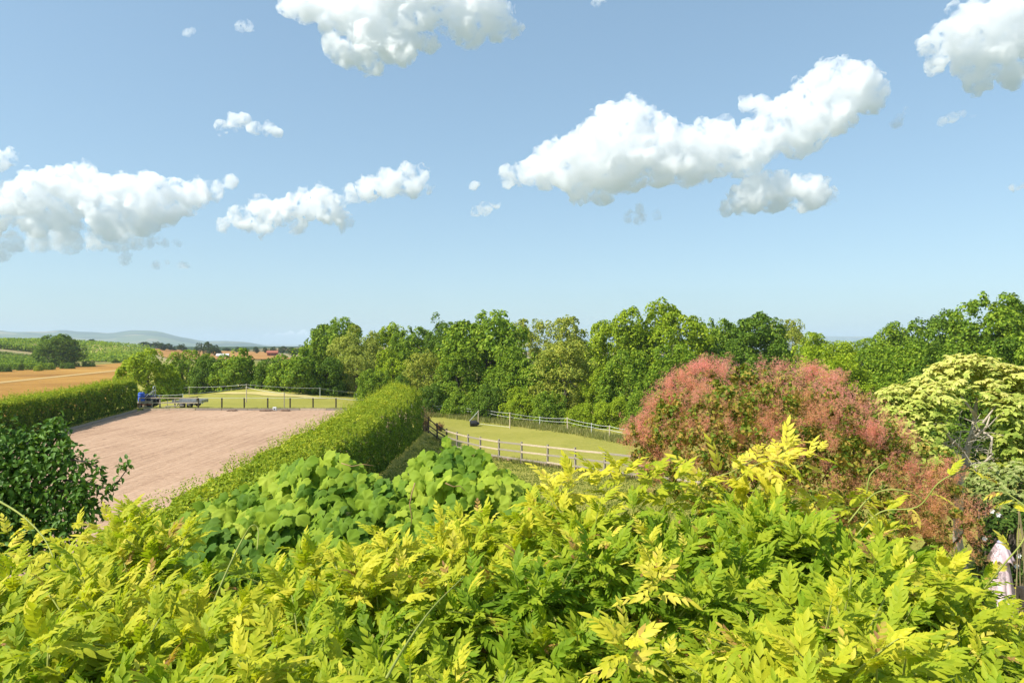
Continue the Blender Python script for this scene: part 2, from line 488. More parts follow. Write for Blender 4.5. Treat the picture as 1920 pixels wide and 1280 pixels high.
CL = [
 ([(952,328,20),(985,322,26),(1020,312,38),(1020,290,20),(1065,312,50),(1110,300,62),(1120,250,32),(1150,225,40),(1185,222,38),(1215,240,34),(1170,290,72),(1240,290,60),(1290,290,56),(1330,245,26),(1345,280,50),(1395,290,46),(1410,270,38),(1440,250,44),(1475,225,44),(1510,230,48),(1520,190,42),(1545,170,44),(1565,145,36),(1590,165,44),(1620,175,38),(1648,155,24),(1560,215,42),(1500,262,32),(1090,350,30),(1130,360,24),(1400,195,16),(1430,195,20)], 'largest white cloud with a long arm rising to the upper right', False),
 ([(1360,392,16),(1390,372,28),(1425,362,36),(1460,362,36),(1500,365,36),(1530,362,30),(1552,372,18)], 'flat white cloud tucked below the arm of the largest cloud', False),
 ([(540,10,22),(575,15,34),(620,10,44),(665,20,50),(700,50,52),(690,95,38),(650,95,34),(625,85,22),(735,60,50),(700,125,22),(750,100,32),(780,30,46),(800,75,22),(850,30,40),(880,55,34),(900,25,46),(930,40,34),(960,48,20),(830,-20,50),(720,-30,60)], 'broken white cloud cut by the top of the sky', False),
 ([(1735,92,20),(1750,120,22),(1765,75,32),(1800,60,40),(1830,110,40),(1850,50,46),(1840,145,28),(1880,100,46),(1910,60,50),(1900,140,30),(1860,20,40),(1940,40,60)], 'white cloud in the top right corner of the sky', False),
 ([(5,395,32),(30,372,36),(70,365,38),(65,350,16),(110,355,40),(150,330,28),(140,355,38),(180,375,44),(235,365,34),(260,355,24),(290,372,42),(330,368,34),(370,362,26),(400,355,20),(435,345,14),(110,410,34),(60,415,30),(200,415,36),(260,410,32),(310,400,28),(-40,400,50)], 'long white cloud with a grey base over the barley field', False),
 ([(425,425,16),(455,410,24),(490,392,26),(530,400,28),(570,385,30),(600,372,26),(620,395,28),(645,415,18),(500,425,20),(560,425,18),(480,378,12)], 'wedge shaped cloud left of the middle of the sky', False),
 ([(655,362,18),(690,352,24),(730,345,28),(765,322,20),(790,335,20),(770,350,24),(805,350,10)], 'smaller cloud touching the tip of the wedge shaped cloud', False),
 ([(0,305,22),(22,298,16),(-20,300,30)], 'round cloud at the left border of the sky', False),
 ([(20,455,22),(75,455,24),(130,450,26),(190,450,22),(215,458,18),(240,448,20),(260,455,16),(305,456,12),(0,470,20),(232,485,11),(280,455,12),(330,455,9)], 'thin ragged cloud under the long grey based cloud', True),
 ([(415,236,14),(440,228,16),(458,224,12),(480,243,14),(505,242,14),(520,250,10)], 'small torn cloud alone above the long cloud', False),
 ([(893,395,10),(910,392,15),(930,382,11)], 'small puff below the left end of the largest cloud', False),
 ([(890,348,9),(897,346,6)], 'tiny puff above another at the largest cloud left end', False),
 ([(1180,405,12),(1200,408,15),(1230,405,11),(1200,390,9)], 'small ragged cloud under the grey base of the largest cloud', True),
 ([(350,60,7),(362,58,8)], 'tiny wisp high on the left of the sky', True),
 ([(450,48,10),(465,50,12)], 'small wisp beside the top broken cloud', True),
 ([(1678,235,8),(1690,222,9),(1700,208,8),(1685,232,9)], 'slanting wisp right of the largest cloud arm', True),
 ([(1765,228,8),(1785,220,10),(1805,214,9),(1825,216,7)], 'faint wisp under the top right cloud', True),
 ([(1905,350,8),(1915,348,10)], 'tiny puff at the right border of the sky', False),
 ([(1120,2,10),(1132,-2,10)], 'tiny wisp at the top of the sky', True),
 ([(292,496,8),(312,492,7)], 'tiny wisp low over the long cloud', True),
 ([(352,498,8),(340,496,6)], 'last tiny wisp right of the low one', True),
]
for b, l, th in CL:
    cloud(b, l, thin=th, disp=1.0 if max(q[2] for q in b) > 22 else 0.45)
# far bank of low cloud behind the hills
cloud([(480,640,8),(500,636,10),(525,634,10),(545,632,11),(565,632,12),(585,634,10),(605,636,8),(455,641,8),(430,640,7),(412,637,7),(400,634,6),(392,632,6),(620,640,8)], 'low white cloud bank on the horizon beyond the blue hill', D=30000.0, thin=False, vox=1.0, disp=3.0)
# ------------------------------------------------------------------ foliage tools
def unit(v): return v / np.maximum(np.linalg.norm(v, axis=-1, keepdims=True), 1e-9)
def rhomb_leaves(P, Nn, size, rng, aspect=0.55, fold=0.18, along=None):
    """P (n,3) centres, Nn (n,3) normals, size (n,) lengths -> verts, tris ; two facets per leaf"""
    n = len(P)
    r = rng.normal(size=(n, 3)) if along is None else along + 0.5 * rng.normal(size=(n, 3))
    Nn = unit(Nn)
    T = unit(r - Nn * (r * Nn).sum(1, keepdims=True))
    B = np.cross(Nn, T)
    s = size[:, None]
    a = P - T * s * 0.5; b = P + T * s * 0.5
    l = P + B * s * aspect * 0.5 + Nn * s * fold - T * s * 0.05; q = P - B * s * aspect * 0.5 + Nn * s * fold - T * s * 0.05
    V = np.stack([a, l, b, q], 1).reshape(-1, 3)
    i = np.arange(n)[:, None] * 4
    F = np.concatenate([i + np.array([[0, 2, 1]]), i + np.array([[0, 3, 2]])], 0).reshape(-1, 3)
    return V, F
def stamp(tv, tf, R, P, S):
    """copies of a small template: R (n,3,3), P (n,3), S (n,)"""
    n = len(P)
    V = np.einsum('nij,vj->nvi', R * S[:, None, None], tv) + P[:, None, :]
    F = tf[None] + (np.arange(n) * len(tv))[:, None, None]
    return V.reshape(-1, 3), F.reshape(-1, tf.shape[1])
def frames(T, Nn):
    """rotation matrices whose x axis is T and z axis is as near Nn as can be"""
    T = unit(T); B = unit(np.cross(Nn, T)); Z = np.cross(T, B)
    return np.stack([T, B, Z], -1)
def fib(n, rng):
    v = rng.normal(size=(n, 3)); return unit(v)

def crown_cloud(rng, rx, ry, rz, n, lobe=0.34, sub=0.42, n_lobe=42, low=-0.45, spread=0.3):
    """leaf positions and normals on lobes and sub-lobes of a crown centred on the origin"""
    C = fib(n_lobe * 3, rng); C = C[C[:, 2] > low][:n_lobe]
    rad = rng.uniform(0.35, 0.78, (len(C), 1))
    LC = C * rad * np.array([rx, ry, rz]); mean = (rx + ry + rz) / 3
    LR = mean * lobe * rng.uniform(0.65, 1.2, len(C))
    ns = 9
    k = rng.integers(0, len(C), n_lobe * ns)
    D = unit(fib(len(k), rng) + C[k] * 0.7 + np.array([0, 0, 0.25]))
    SC = LC[k] + D * LR[k][:, None] * 0.8; SR = LR[k] * sub * rng.uniform(0.6, 1.25, len(k))
    j = rng.integers(0, len(SC), n)
    d = unit(fib(n, rng) + D[j] * 0.6 + np.array([0, 0, 0.2]))
    P = SC[j] + d * SR[j][:, None] * rng.uniform(0.75, 1.08, (n, 1))
    Nn = unit(d + rng.normal(size=(n, 3)) * spread * 1.6 + np.array([0, 0, 0.35]))
    return P, Nn, LC, LR

TREE_M = {}
def tree_mat(key, stops, **kw): TREE_M[key] = leaf_mat("leaves_" + key, stops, rand=0.75, patch=0.22, patch_scale=0.35, **kw)
tree_mat('oak', [(0.1, (0.093, 0.175, 0.013)), (0.5, (0.218, 0.342, 0.026)), (0.9, (0.390, 0.488, 0.044))], transl=0.34)
tree_mat('dark', [(0.1, (0.059, 0.116, 0.012)), (0.5, (0.133, 0.233, 0.022)), (0.9, (0.249, 0.349, 0.032))], transl=0.3)
tree_mat('lime', [(0.1, (0.158, 0.255, 0.012)), (0.5, (0.331, 0.444, 0.025)), (0.9, (0.489, 0.564, 0.040))], transl=0.38)
tree_mat('willow', [(0.1, (0.177, 0.242, 0.041)), (0.5, (0.378, 0.429, 0.066)), (0.9, (0.506, 0.528, 0.091))], transl=0.3)
tree_mat('ash', [(0.1, (0.137, 0.199, 0.029)), (0.5, (0.345, 0.399, 0.053)), (0.9, (0.552, 0.541, 0.087))], transl=0.3)
tree_mat('far', [(0.1, (0.023, 0.049, 0.011)), (0.5, (0.050, 0.088, 0.019)), (0.9, (0.079, 0.130, 0.028))], transl=0.15)

def crown_mesh(kind, seed, n, leaf, airy=False, low=-0.45, n_lobe=42, lobe=0.34, asp=1.0):
    """crown with half width 1 and half height asp; lobes and leaves keep their round shape"""
    rng = np.random.default_rng(seed)
    P, Nn, LC, LR = crown_cloud(rng, 1, 1, asp, n, n_lobe=n_lobe, low=low, lobe=lobe / ((2 + asp) / 3), sub=0.34 if airy else 0.42)
    kx = 1 / np.percentile(np.hypot(P[:, 0], P[:, 1]), 98.5); hi = np.percentile(P[:, 2], 99.5); lo_ = np.percentile(P[:, 2], 1)
    kz = 2 * asp / (hi - lo_); cz = (hi + lo_) / 2
    for Q in (P, LC): Q[:, :2] *= kx; Q[:, 2] = (Q[:, 2] - cz) * kz
    V, F = rhomb_leaves(P, Nn, rng.uniform(0.7, 1.35, n) * leaf, rng, aspect=0.65)
    return mesh_np("crown_" + kind, V, F, TREE_M[kind]), LC, LR
CROWNS = {}
ASP = np.array([0.8, 1.15, 1.6, 2.2])
def crown(kind, v, low=False, far=False, asp=1.0):
    ai = int(np.argmin(np.abs(np.log(ASP / asp)))); A = float(ASP[ai]); v = (v - 1) % 2 + 1
    key = (kind, v, far, ai)
    if key not in CROWNS:
        seed = (ord(kind[0]) * 131 + v * 17 + ai * 7 + (500 if far else 0)) % 9999
        g = (1 + 2 * A) / 3
        if far: CROWNS[key] = crown_mesh(kind, seed, 1500, 0.16, n_lobe=22, asp=A)
        elif kind == 'ash': CROWNS[key] = crown_mesh(kind, seed, int(11500 * g), 0.06, airy=True, n_lobe=int(46 * g), low=-0.8, lobe=0.32, asp=A)
        elif kind == 'willow': CROWNS[key] = crown_mesh(kind, seed, int(15000 * g), 0.06, n_lobe=int(56 * g), low=-0.9, lobe=0.30, asp=A)
        else: CROWNS[key] = crown_mesh(kind, seed, int(16500 * g), 0.069, low=-0.85, n_lobe=int(46 * g), lobe=0.35, asp=A)
    return (*CROWNS[key], A)

LIMB_N = [0]
def tree(px, ytop, d, wpx, kind, v, label, ybot=None, cat='tree', low=False, far=False, name=None, group=None, mat_over=None, deep=0.9, bare=0.12):
    """one tree standing at distance d; crown spans wpx pixels and reaches up to ytop"""
    x = (px - 960) / 1280 * d
    z0 = float(zt(x, d)); ztop = CAM_Z + (640 - ytop) / 1280 * d
    h = max(ztop - z0, 1.0)
    rw = wpx / 1280 * d / 2
    root = empty(name or {'oak': 'oak_tree', 'dark': 'oak_tree', 'lime': 'maple_tree', 'willow': 'willow_tree', 'ash': 'ash_tree', 'far': 'tree'}[kind], (x, d, z0))
    tag(root, label, cat, group)
    zb = h * bare if not low else 0.0       # where the crown starts
    if ybot is not None: zb = max(CAM_Z + (640 - ybot) / 1280 * d - z0, 0.0)
    if low: zb = -0.4 * h
    rz = (h - zb) / 2
    me, LC, LR, A = crown(kind, v, low, far, rz / rw)
    c = link("crown", me, root, (0, 0, zb + rz))
    c.scale = (rw, rw * deep, rz / A)
    rng = random.Random(int(px * 13 + d)); c.rotation_euler = (0, 0, rng.choice([0, math.pi]) + rng.uniform(-0.25, 0.25))
    LC = LC * np.array([1, 1, 1 / A])
    mb = MB()
    tr = max(0.10, h * 0.03)
    top = Vector((rng.uniform(-.05, .05) * h, rng.uniform(-.05, .05) * h, h * 0.62))
    mid = top * 0.5 + Vector((rng.uniform(-.03, .03) * h, 0, 0))
    mb.tube([(0, 0, -0.3), (0, 0, h * 0.06), mid, top], [tr * 1.4, tr, tr * 0.7, tr * 0.3], 7)
    if not far:
        for i in range(7):
            k = rng.randrange(len(LC)); q = Vector(LC[k]); q = Vector((q.x * rw, q.y * rw * deep, zb + rz + q.z * rz))
            if q.z < h * 0.3: continue
            s0 = mid.lerp(top, rng.uniform(0, 0.8))
            mb.tube([s0, s0.lerp(q, 0.5) + Vector((0, 0, -0.03 * h)), q], [tr * 0.42, tr * 0.28, tr * 0.1], 5)
    mb.build("trunk", M['bark'], root, smooth_shade=True)
    return root

# ------------------------------------------------------------------ the wood and the field trees
T_ = tree
back = [
 (632,600,128,95,'oak',1,'dark domed tree at the left end of the wood, highest there'),
 (600,640,135,50,'dark',2,'small dark tree at the foot of the wood left end beside the field'),
 (672,612,108,92,'willow',1,'pale yellow-green willow near the left end of the wood'),
 (728,612,112,84,'lime',1,'yellow-green tree just behind the pale willow'),
 (776,616,108,80,'oak',2,'mid green tree between the willow and the dark oak top'),
 (832,598,104,70,'dark',1,'narrow dark tree with two small tops standing above its neighbours'),
 (905,590,92,150,'oak',3,'large round oak with a high dome left of the middle of the wood'),
 (988,600,104,78,'ash',1,'thin crowned tree behind the large round oak'),
 (1060,596,96,110,'ash',2,'tall airy ash whose thin top lets the sky through'),
 (1165,582,92,110,'lime',2,'bright green tree right of the blue gap in the wood'),
 (1258,570,90,130,'lime',3,'tallest bright green tree with a broad rounded top'),
 (1345,602,96,90,'oak',4,'mid green tree sloping down behind the smoke bush'),
 (1405,592,88,130,'dark',3,'dark broad oak rising above the pink smoke bush'),
 (1482,600,112,80,'ash',3,'pale airy ash behind the dark broad oak'),
 (1546,626,104,95,'lime',4,'low bright green tree in the dip of the wood skyline'),
 (1612,636,110,80,'oak',5,'small tree at the lowest point of the wood skyline'),
 (1690,608,92,110,'oak',6,'olive green tree at the left of the rising right wood'),
 (1768,588,84,120,'dark',4,'dark green tree halfway up the rising right wood'),
 (1872,556,74,150,'oak',2,'tallest dark oak at the right border behind the golden tree'),
 (1935,575,80,120,'oak',7,'green tree cut by the right border of the wood'),
 (1100,640,110,110,'oak',8,'green tree filling the gap under the blue distance'),
]
for i, (px, yt, d, w, k, v, l) in enumerate(back):
    T_(px, yt, d, w * 1.25, k, v % 4 + 1, l, group='trees of the wood', bare=0.05)
front = [
 (1012,668,82,100,'oak',1,'round green tree at the wood edge below the large oak'),
 (955,655,84,84,'oak',3,'green tree at the wood edge directly under the large oak dome'),
 (860,650,88,90,'oak',2,'leafy tree at the wood edge above the rail fence end'),
 (795,662,90,80,'ash',4,'greyish green tree behind the end of the long hedge'),
 (735,660,96,76,'lime',2,'yellowish tree at the wood edge left of the hedge end'),
 (668,650,102,72,'willow',2,'pale feathery willow bough mass reaching down to the paddock'),
 (1062,640,78,110,'ash',2,'yellowish green ash hanging over the tape fence'),
 (1120,690,76,70,'lime',1,'light green tree beside the ash at the wood edge'),
 (1180,660,74,100,'oak',4,'green tree at the wood edge left of the smoke bush'),
 (1262,650,72,110,'oak',2,'green tree directly behind the left shoulder of the smoke bush'),
 (1345,655,70,100,'dark',2,'dark green tree behind the top of the smoke bush'),
 (1440,650,66,100,'dark',1,'dark lower tree right of the smoke bush top'),
 (1510,655,58,105,'lime',3,'light green rounded tree above the right half of the smoke bush'),
 (1590,668,56,110,'lime',4,'light green low tree right of the other rounded one'),
 (1640,655,62,100,'oak',1,'olive tree between the light green trees and the golden tree'),
 (1705,650,54,120,'oak',3,'dense green tree left behind the golden tree'),
 (1775,640,50,120,'dark',4,'dark tree behind the top of the golden tree'),
 (1860,640,46,130,'dark',1,'dark tree filling the wood right behind the golden tree'),
 (1950,650,44,120,'oak',2,'green tree at the right border above the golden tree'),
]
for i, (px, yt, d, w, k, v, l) in enumerate(front):
    T_(px, yt, d, w * 1.3, k, v, l, group='trees of the wood', low=(k in ('oak', 'dark', 'lime')), bare=0.02)
und = [
 (700,694,92,60,'oak','dark shrub under the willow at the paddock edge'),
 (745,705,88,56,'dark','dark shrub just left of the long hedge end'),
 (806,722,84,62,'dark','dark shrub behind the first tape fence posts'),
 (862,728,82,66,'oak','green shrub behind the tape fence left of the leaning post'),
 (918,722,79,64,'dark','dark green shrub behind the tape fence above the black weight'),
 (975,730,76,70,'lime','fresh green shrub behind the tall fence post'),
 (1030,735,74,64,'oak','leafy shrub under the yellowish ash'),
 (1095,758,70,56,'lime','bright green shrub touching the tape fence'),
 (1150,745,69,70,'lime','brightest green shrub beside the left edge of the smoke bush'),
 (1205,735,67,70,'oak','green shrub half hidden by the smoke bush'),
]
for px, yt, d, w, k, l in und:
    T_(px, yt, d, w * 1.15, k, (px % 4) + 1, l, cat='shrub', low=True, name='wood_edge_shrub', group='shrubs along the wood edge')

hed = [
 (276,657,88,86,'lime',1,'rounded bright tree standing alone at the end of the left hedge'),
 (352,658,108,66,'oak',2,'green tree with an orange tinge right of the lone rounded tree'),
 (392,668,106,52,'dark',1,'dark gap tree between the tinged tree and the big hedge bush'),
 (450,656,104,88,'oak',1,'broad dark green bush in the middle of the field hedge'),
 (506,672,102,56,'dark',3,'low dark bush under the ripe field strip'),
 (562,655,98,96,'oak',3,'large dark green bush at the right of the field hedge'),
 (612,672,98,60,'dark',2,'dark bush where the field hedge meets the wood'),
 (318,688,106,40,'oak',4,'small bush filling the hedge left of the paddock gate'),
]
for px, yt, d, w, k, v, l in hed:
    T_(px, yt, d, w * 1.45, k, v, l, low=True, name='hedgerow_tree', group='trees of the field hedge')

# dark field oak and the line of far trees
T_(112,628,250,92,'dark',2,'big dark oak standing alone between the orchard and the barley', ybot=690)
T_(60,634,560,30,'far',1,'small dark tree on the orchard skyline', far=True)
farT = [(140,641,600,12),(154,642,640,10),(173,636,560,22),(193,641,620,14),(208,642,620,12),(222,643,640,14),(272,641,520,26),(292,641,540,22),(304,643,500,20),(317,644,520,16),(340,645,520,20),
        (374,643,470,16),(390,641,460,20),(402,647,430,26),(425,652,600,18),(445,650,560,10),(460,652,620,16),(480,650,520,12),(497,651,540,10),(512,650,470,16),(530,649,520,20),(548,651,420,26),(572,647,360,40),(598,643,330,34),(324,652,520,14),(120,642,640,10),(85,640,600,14)]
FARL = {140: 'far tree just right of the big dark oak top', 154: 'second small far tree right of the big dark oak', 173: 'roundest far tree between the big dark oak and the tree clump', 193: 'small far tree right of the round far tree', 208: 'low far tree in the middle of the plantation skyline', 222: 'far tree at the right end of the plantation skyline', 272: 'far tree standing left in the dark clump above the lone hedge tree', 292: 'tallest far tree in the dark clump above the lone hedge tree', 304: 'far tree right of the tallest in the dark clump', 317: 'last far tree at the right of the dark clump', 340: 'far round tree alone right of the dark clump', 374: 'far pointed tree left of the white shed pair', 390: 'far tree standing left of the white shed', 402: 'dark broad far tree directly behind the white shed', 425: 'low far trees right of the white shed', 445: 'tiny far tree above the ripe field hedge bush', 460: 'tiny far tree right of another above the hedge bush', 480: 'far tree at the left end of the ripe field strip', 497: 'far tree above the middle of the ripe field strip', 512: 'far tree behind the red house', 530: 'far tree right of the red house', 548: 'far tree touching the field hedge right of the red house', 572: 'larger far tree behind the right field hedge bush', 598: 'far tree half behind the left end of the wood', 324: 'low far tree between the dark clump and the lone round one', 120: 'far tree showing behind the big dark oak', 85: 'far tree left of the big dark oak top'}
for i, (px, yt, d, w) in enumerate(farT):
    T_(px, yt, d, w * 1.2, 'far', i % 3 + 1, FARL[px], far=True, group='far hedgerow trees', name='far_tree')
for px, yt, d, w, k, l in [(92,681,222,22,'lime','yellow-green bush at the barley edge below the big dark oak'), (72,684,214,18,'lime','smaller yellow-green bush left of the other barley edge bush'), (38,676,218,14,'dark','round dark bush at the barley edge'),(8,684,208,30,'dark','dark bushes mound at the left border above the barley'),(128,680,232,30,'dark','dark bush at the foot of the big oak'),(165,676,250,26,'dark','dark bush right of the big oak foot'),(216,671,300,20,'oak','bush alone in the pale stubble strip'),(245,661,330,24,'oak','low bush at the end of the pale stubble strip')]:
    T_(px, yt, d, w, k, 3, l, cat='bush', low=True, name='field_bush', group='bushes along the barley edge')

# orchard rows on the rise: each row is a thing
rng = np.random.default_rng(5)
def row_mesh(P, n_per, size, w, h, mat, seed):
    r = np.random.default_rng(seed)
    k = r.integers(0, len(P), n_per * len(P))
    Q = P[k] + np.stack([r.normal(0, w, len(k)), r.normal(0, w, len(k)), r.uniform(0.1, 1, len(k)) * h], 1)
    Nn = unit(r.normal(size=(len(k), 3)) * 0.6 + np.array([0, 0, 0.8]))
    return rhomb_leaves(Q, Nn, r.uniform(0.6, 1.3, len(k)) * size, r, 0.8)
lab = ['nearest orchard row just above the barley', 'second orchard row up from the barley', 'third orchard row up from the barley', 'fourth orchard row up from the barley', 'fifth orchard row up from the barley', 'sixth orchard row up from the barley', 'seventh orchard row up from the barley', 'eighth orchard row up from the barley', 'highest orchard row on the rise']
for i in range(9):
    d0 = 226 + i * 15
    xs = np.linspace(-0.80, -0.665 - 0.002 * i, 46) * d0
    ys = np.full_like(xs, d0) + (xs + 0.75 * d0) * -0.25
    P = np.stack([xs, ys, zt(xs, ys)], 1)
    V, F = row_mesh(P, 44, 0.6, 0.9, 1.9, None, i)
    tag(link("orchard_row", mesh_np("orchard_row", V, F, TREE_M['oak' if i % 2 else 'dark'])), lab[i], 'orchard row', 'orchard rows on the rise')
n = 1500
xs = rng.uniform(-0.78, -0.53, n); ys = rng.uniform(300, 500, n)
ys = np.maximum(ys, np.where(xs < -0.66, 375, 300)); xs = xs * ys
P = np.stack([xs, ys, zt(xs, ys)], 1)
V, F = row_mesh(P, 14, 1.05, 1.6, 3.2, None, 77)
tag(link("young_plantation", mesh_np("young_plantation", V, F, TREE_M['oak'])), kind='stuff')
ob_ = bpy.data.objects["young_plantation"]; ob_['label'] = 'bright green young plantation covering the rise behind the big dark oak'
# ------------------------------------------------------------------ clipped hedges
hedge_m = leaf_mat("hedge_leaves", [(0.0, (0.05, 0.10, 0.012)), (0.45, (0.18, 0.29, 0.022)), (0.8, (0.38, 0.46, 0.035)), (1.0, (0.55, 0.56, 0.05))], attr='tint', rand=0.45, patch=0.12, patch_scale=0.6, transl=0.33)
def hedge(name, pts, n, leaf, label, seed, group='clipped field hedges', shoot_n=900):
    """pts: rows of (x, y, half width, height)"""
    r = np.random.default_rng(seed)
    pts = np.array(pts, float); L = np.concatenate([[0], np.cumsum(np.linalg.norm(np.diff(pts[:, :2], axis=0), axis=1))])
    def at(s): return [np.interp(s, L, pts[:, i]) for i in range(4)]
    # nearer parts get more leaves
    s = r.uniform(0, L[-1], n * 4); cx, cy, hw, hh = at(s)
    keep = r.uniform(size=len(s)) < np.clip(30 / np.hypot(cx, cy), 0.45, 1) ; s = s[keep][:n]
    cx, cy, hw, hh = at(s); e = 0.05
    ax, ay, _, _ = at(np.minimum(s + e, L[-1])); bx, by, _, _ = at(np.maximum(s - e, 0))
    tx, ty = ax - bx, ay - by; tl = np.hypot(tx, ty); tx /= tl; ty /= tl
    nx, ny = ty, -tx                                  # to the right of the run
    # round-shouldered profile: u from -1 (left foot) over the top to 1 (right foot)
    ta = np.linspace(-math.pi / 2, math.pi / 2, 400); to = np.sign(np.sin(ta)) * np.abs(np.sin(ta)) ** .42 * 1.4; th_ = np.abs(np.cos(ta)) ** .42 * 2.7
    tl_ = np.concatenate([[0], np.cumsum(np.hypot(np.diff(to), np.diff(th_)))]); ang = np.interp(r.uniform(0, tl_[-1], len(s)), tl_, ta)
    a = np.sin(ang); b = np.cos(ang)
    pw = 0.42
    off = np.sign(a) * np.abs(a) ** pw * hw; hz_ = np.abs(b) ** pw * hh
    lump = np.array([mnoise.noise((x * 0.55, y * 0.55, z * 0.8)) for x, y, z in zip(cx + off * nx, cy + off * ny, hz_)])
    lump2 = np.array([mnoise.noise((x * 2.1, y * 2.1, z * 2.1)) for x, y, z in zip(cx + off * nx, cy + off * ny, hz_)])
    k = 1 + 0.16 * lump + 0.09 * lump2 - r.uniform(0, 0.14, len(s)) ** 1.0
    off = off * k; hz_ = np.maximum(hz_ * (1 + 0.07 * lump + 0.05 * lump2 - r.uniform(0, 0.07, len(s))), 0.02)
    X = cx + off * nx; Y = cy + off * ny
    P = np.stack([X, Y, zt(X, Y) + hz_], 1)
    No = unit(np.stack([nx * a, ny * a, b], 1) + r.normal(size=P.shape) * 0.55)
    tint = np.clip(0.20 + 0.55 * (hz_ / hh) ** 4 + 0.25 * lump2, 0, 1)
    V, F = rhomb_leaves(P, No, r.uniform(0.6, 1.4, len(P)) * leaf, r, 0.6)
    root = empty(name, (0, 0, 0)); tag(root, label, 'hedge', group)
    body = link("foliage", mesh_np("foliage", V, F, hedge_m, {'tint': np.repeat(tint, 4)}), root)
    # unclipped shoots standing out of the top
    VV = []; FF = []; TT = []; nb = 0
    s = r.uniform(0, L[-1], shoot_n); cx, cy, hw, hh = at(s); uu = r.uniform(-0.95, 0.95, shoot_n)
    Lh = r.uniform(0.12, 0.42, shoot_n) * np.where(r.uniform(size=shoot_n) < 0.12, 1.6, 1)
    for i in range(shoot_n):
        m_ = int(7 + Lh[i] * 18); q = np.linspace(0, 1, m_)
        lean = r.normal(0, 0.18, 2)
        x = cx[i] + uu[i] * hw[i] * 1.0 + lean[0] * q * Lh[i]; y = cy[i] + lean[1] * q * Lh[i]
        z = zt(x, y) + hh[i] * (1 - 0.1 * abs(uu[i]) ** 6) - 0.1 + q * (Lh[i] + .08)
        P = np.stack([x, y, z], 1) + r.normal(0, 0.03, (m_, 3))
        v, f = rhomb_leaves(P, fib(m_, r) + np.array([0, 0, .4]), np.full(m_, leaf * 0.85) * (1 - 0.4 * q), r, 0.5)
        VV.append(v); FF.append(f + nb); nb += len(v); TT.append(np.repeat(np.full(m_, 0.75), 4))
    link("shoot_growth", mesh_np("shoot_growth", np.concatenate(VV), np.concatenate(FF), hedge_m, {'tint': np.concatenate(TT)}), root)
    # woody heart, seen through gaps
    mb = MB(); rr = random.Random(seed)
    for i in range(int(L[-1] / 0.5)):
        x, y, hw_, h_ = [float(q) for q in at(i * 0.5)]
        z = float(zt(x, y)); o = rr.uniform(-.3, .3) * hw_
        mb.tube([(x + o, y, z - .1), (x + o + rr.uniform(-.2, .2), y + rr.uniform(-.2, .2), z + h_ * .45), (x + o + rr.uniform(-.6, .6), y, z + h_ * .85)], [.05, .035, .012], 4, cap=False)
    mb.build("stems", M['bark'], root)
    return root
hedge("clipped_hedge", [(-8.0, 12, 1.3, 2.2), (-8.05, 22, 1.4, 2.45), (-8.1, 32, 1.5, 2.65), (-8.2, 45, 1.5, 2.95), (-8.25, 52.5, 1.45, 3.35), (-8.25, 53.5, 0.9, 3.0)], 115000, 0.12, 'long thick hedge running away between the pink sand and the rail fence', 3, shoot_n=1300)
hedge("clipped_hedge", [(-32.2, 36, 1.1, 2.6), (-33.6, 46, 1.1, 2.6), (-35.0, 54, 1.1, 2.6), (-37.0, 65, 1.1, 2.85), (-37.3, 66.5, 0.7, 2.6)], 62000, 0.155, 'dark faced hedge between the pink sand and the golden barley', 4, shoot_n=700)

# ------------------------------------------------------------------ edging of the arena
root = empty("arena_edging"); tag(root, 'low weathered board edging round the pink sand arena', 'edging')
def plank(a, b, h=0.26, w=0.09, mat=None):
    mb = MB(); a = Vector(a); b = Vector(b); c = (a + b) / 2
    mb.bar(a - c, b - c, w, h)
    o = mb.build("plank", mat or M['wood_grey'], root, loc=c); return o
ys = np.arange(14, 63.2, 2.45); rr = random.Random(2)
for a, b in zip(ys[:-1], ys[1:]):
    z = 0.10
    plank((arena_left(a) - .05, a + .03, z + rr.uniform(-.02, .02)), (arena_left(b) - .05 + rr.uniform(-.03, .03), b - .03, z + rr.uniform(-.02, .02)))
xs = np.arange(-34.6, -9.6, 2.45)
for a, b in zip(xs[:-1], xs[1:]):
    plank((a + .03, 64.05, 0.1 + rr.uniform(-.02, .02)), (b - .03, 64.05 + rr.uniform(-.05, .05), 0.1 + rr.uniform(-.03, .02)), mat=M['wood_pale'] if rr.random() < .4 else M['wood_grey'])
# rough grass along the far edge
rough_m = leaf_mat("rough_grass", [(0, (0.14, 0.18, 0.04)), (0.5, (0.26, 0.27, 0.07)), (1, (0.42, 0.38, 0.15))], rand=1.0, transl=0.3)
def tufts(name, P, h, w, per, label, seed, mat=None):
    r = np.random.default_rng(seed); n = len(P) * per
    Q = np.repeat(P, per, 0); Q[:, :2] += r.normal(0, w, (n, 2)); Q[:, 2] = zt(Q[:, 0], Q[:, 1])
    hh = h * r.uniform(0.4, 1.2, n); a = r.uniform(0, 6.28, n); bw = 0.014 + 0.0003 * Q[:, 1]
    dx = np.cos(a) * bw; dy = np.sin(a) * bw; lx = r.normal(0, 0.3, n) * hh; ly = r.normal(0, 0.3, n) * hh
    V = np.stack([Q + np.stack([dx, dy, 0 * dx], 1), Q - np.stack([dx, dy, 0 * dx], 1), Q + np.stack([lx, ly, hh], 1)], 1).reshape(-1, 3)
    F = np.arange(3 * n).reshape(-1, 3)
    o = link(name, mesh_np(name, V, F, mat or rough_m)); tag(o, label, kind='stuff'); return o
r = np.random.default_rng(9)
P = np.stack([r.uniform(-35, -9.5, 420), 64.5 + r.uniform(-.1, .5, 420), np.zeros(420)], 1)
P2 = np.stack([arena_left(r.uniform(30, 63, 300)) - .35, np.zeros(300), np.zeros(300)], 1); P2[:, 1] = 40 - (P2[:, 0] + .35 + 30.2) / .19
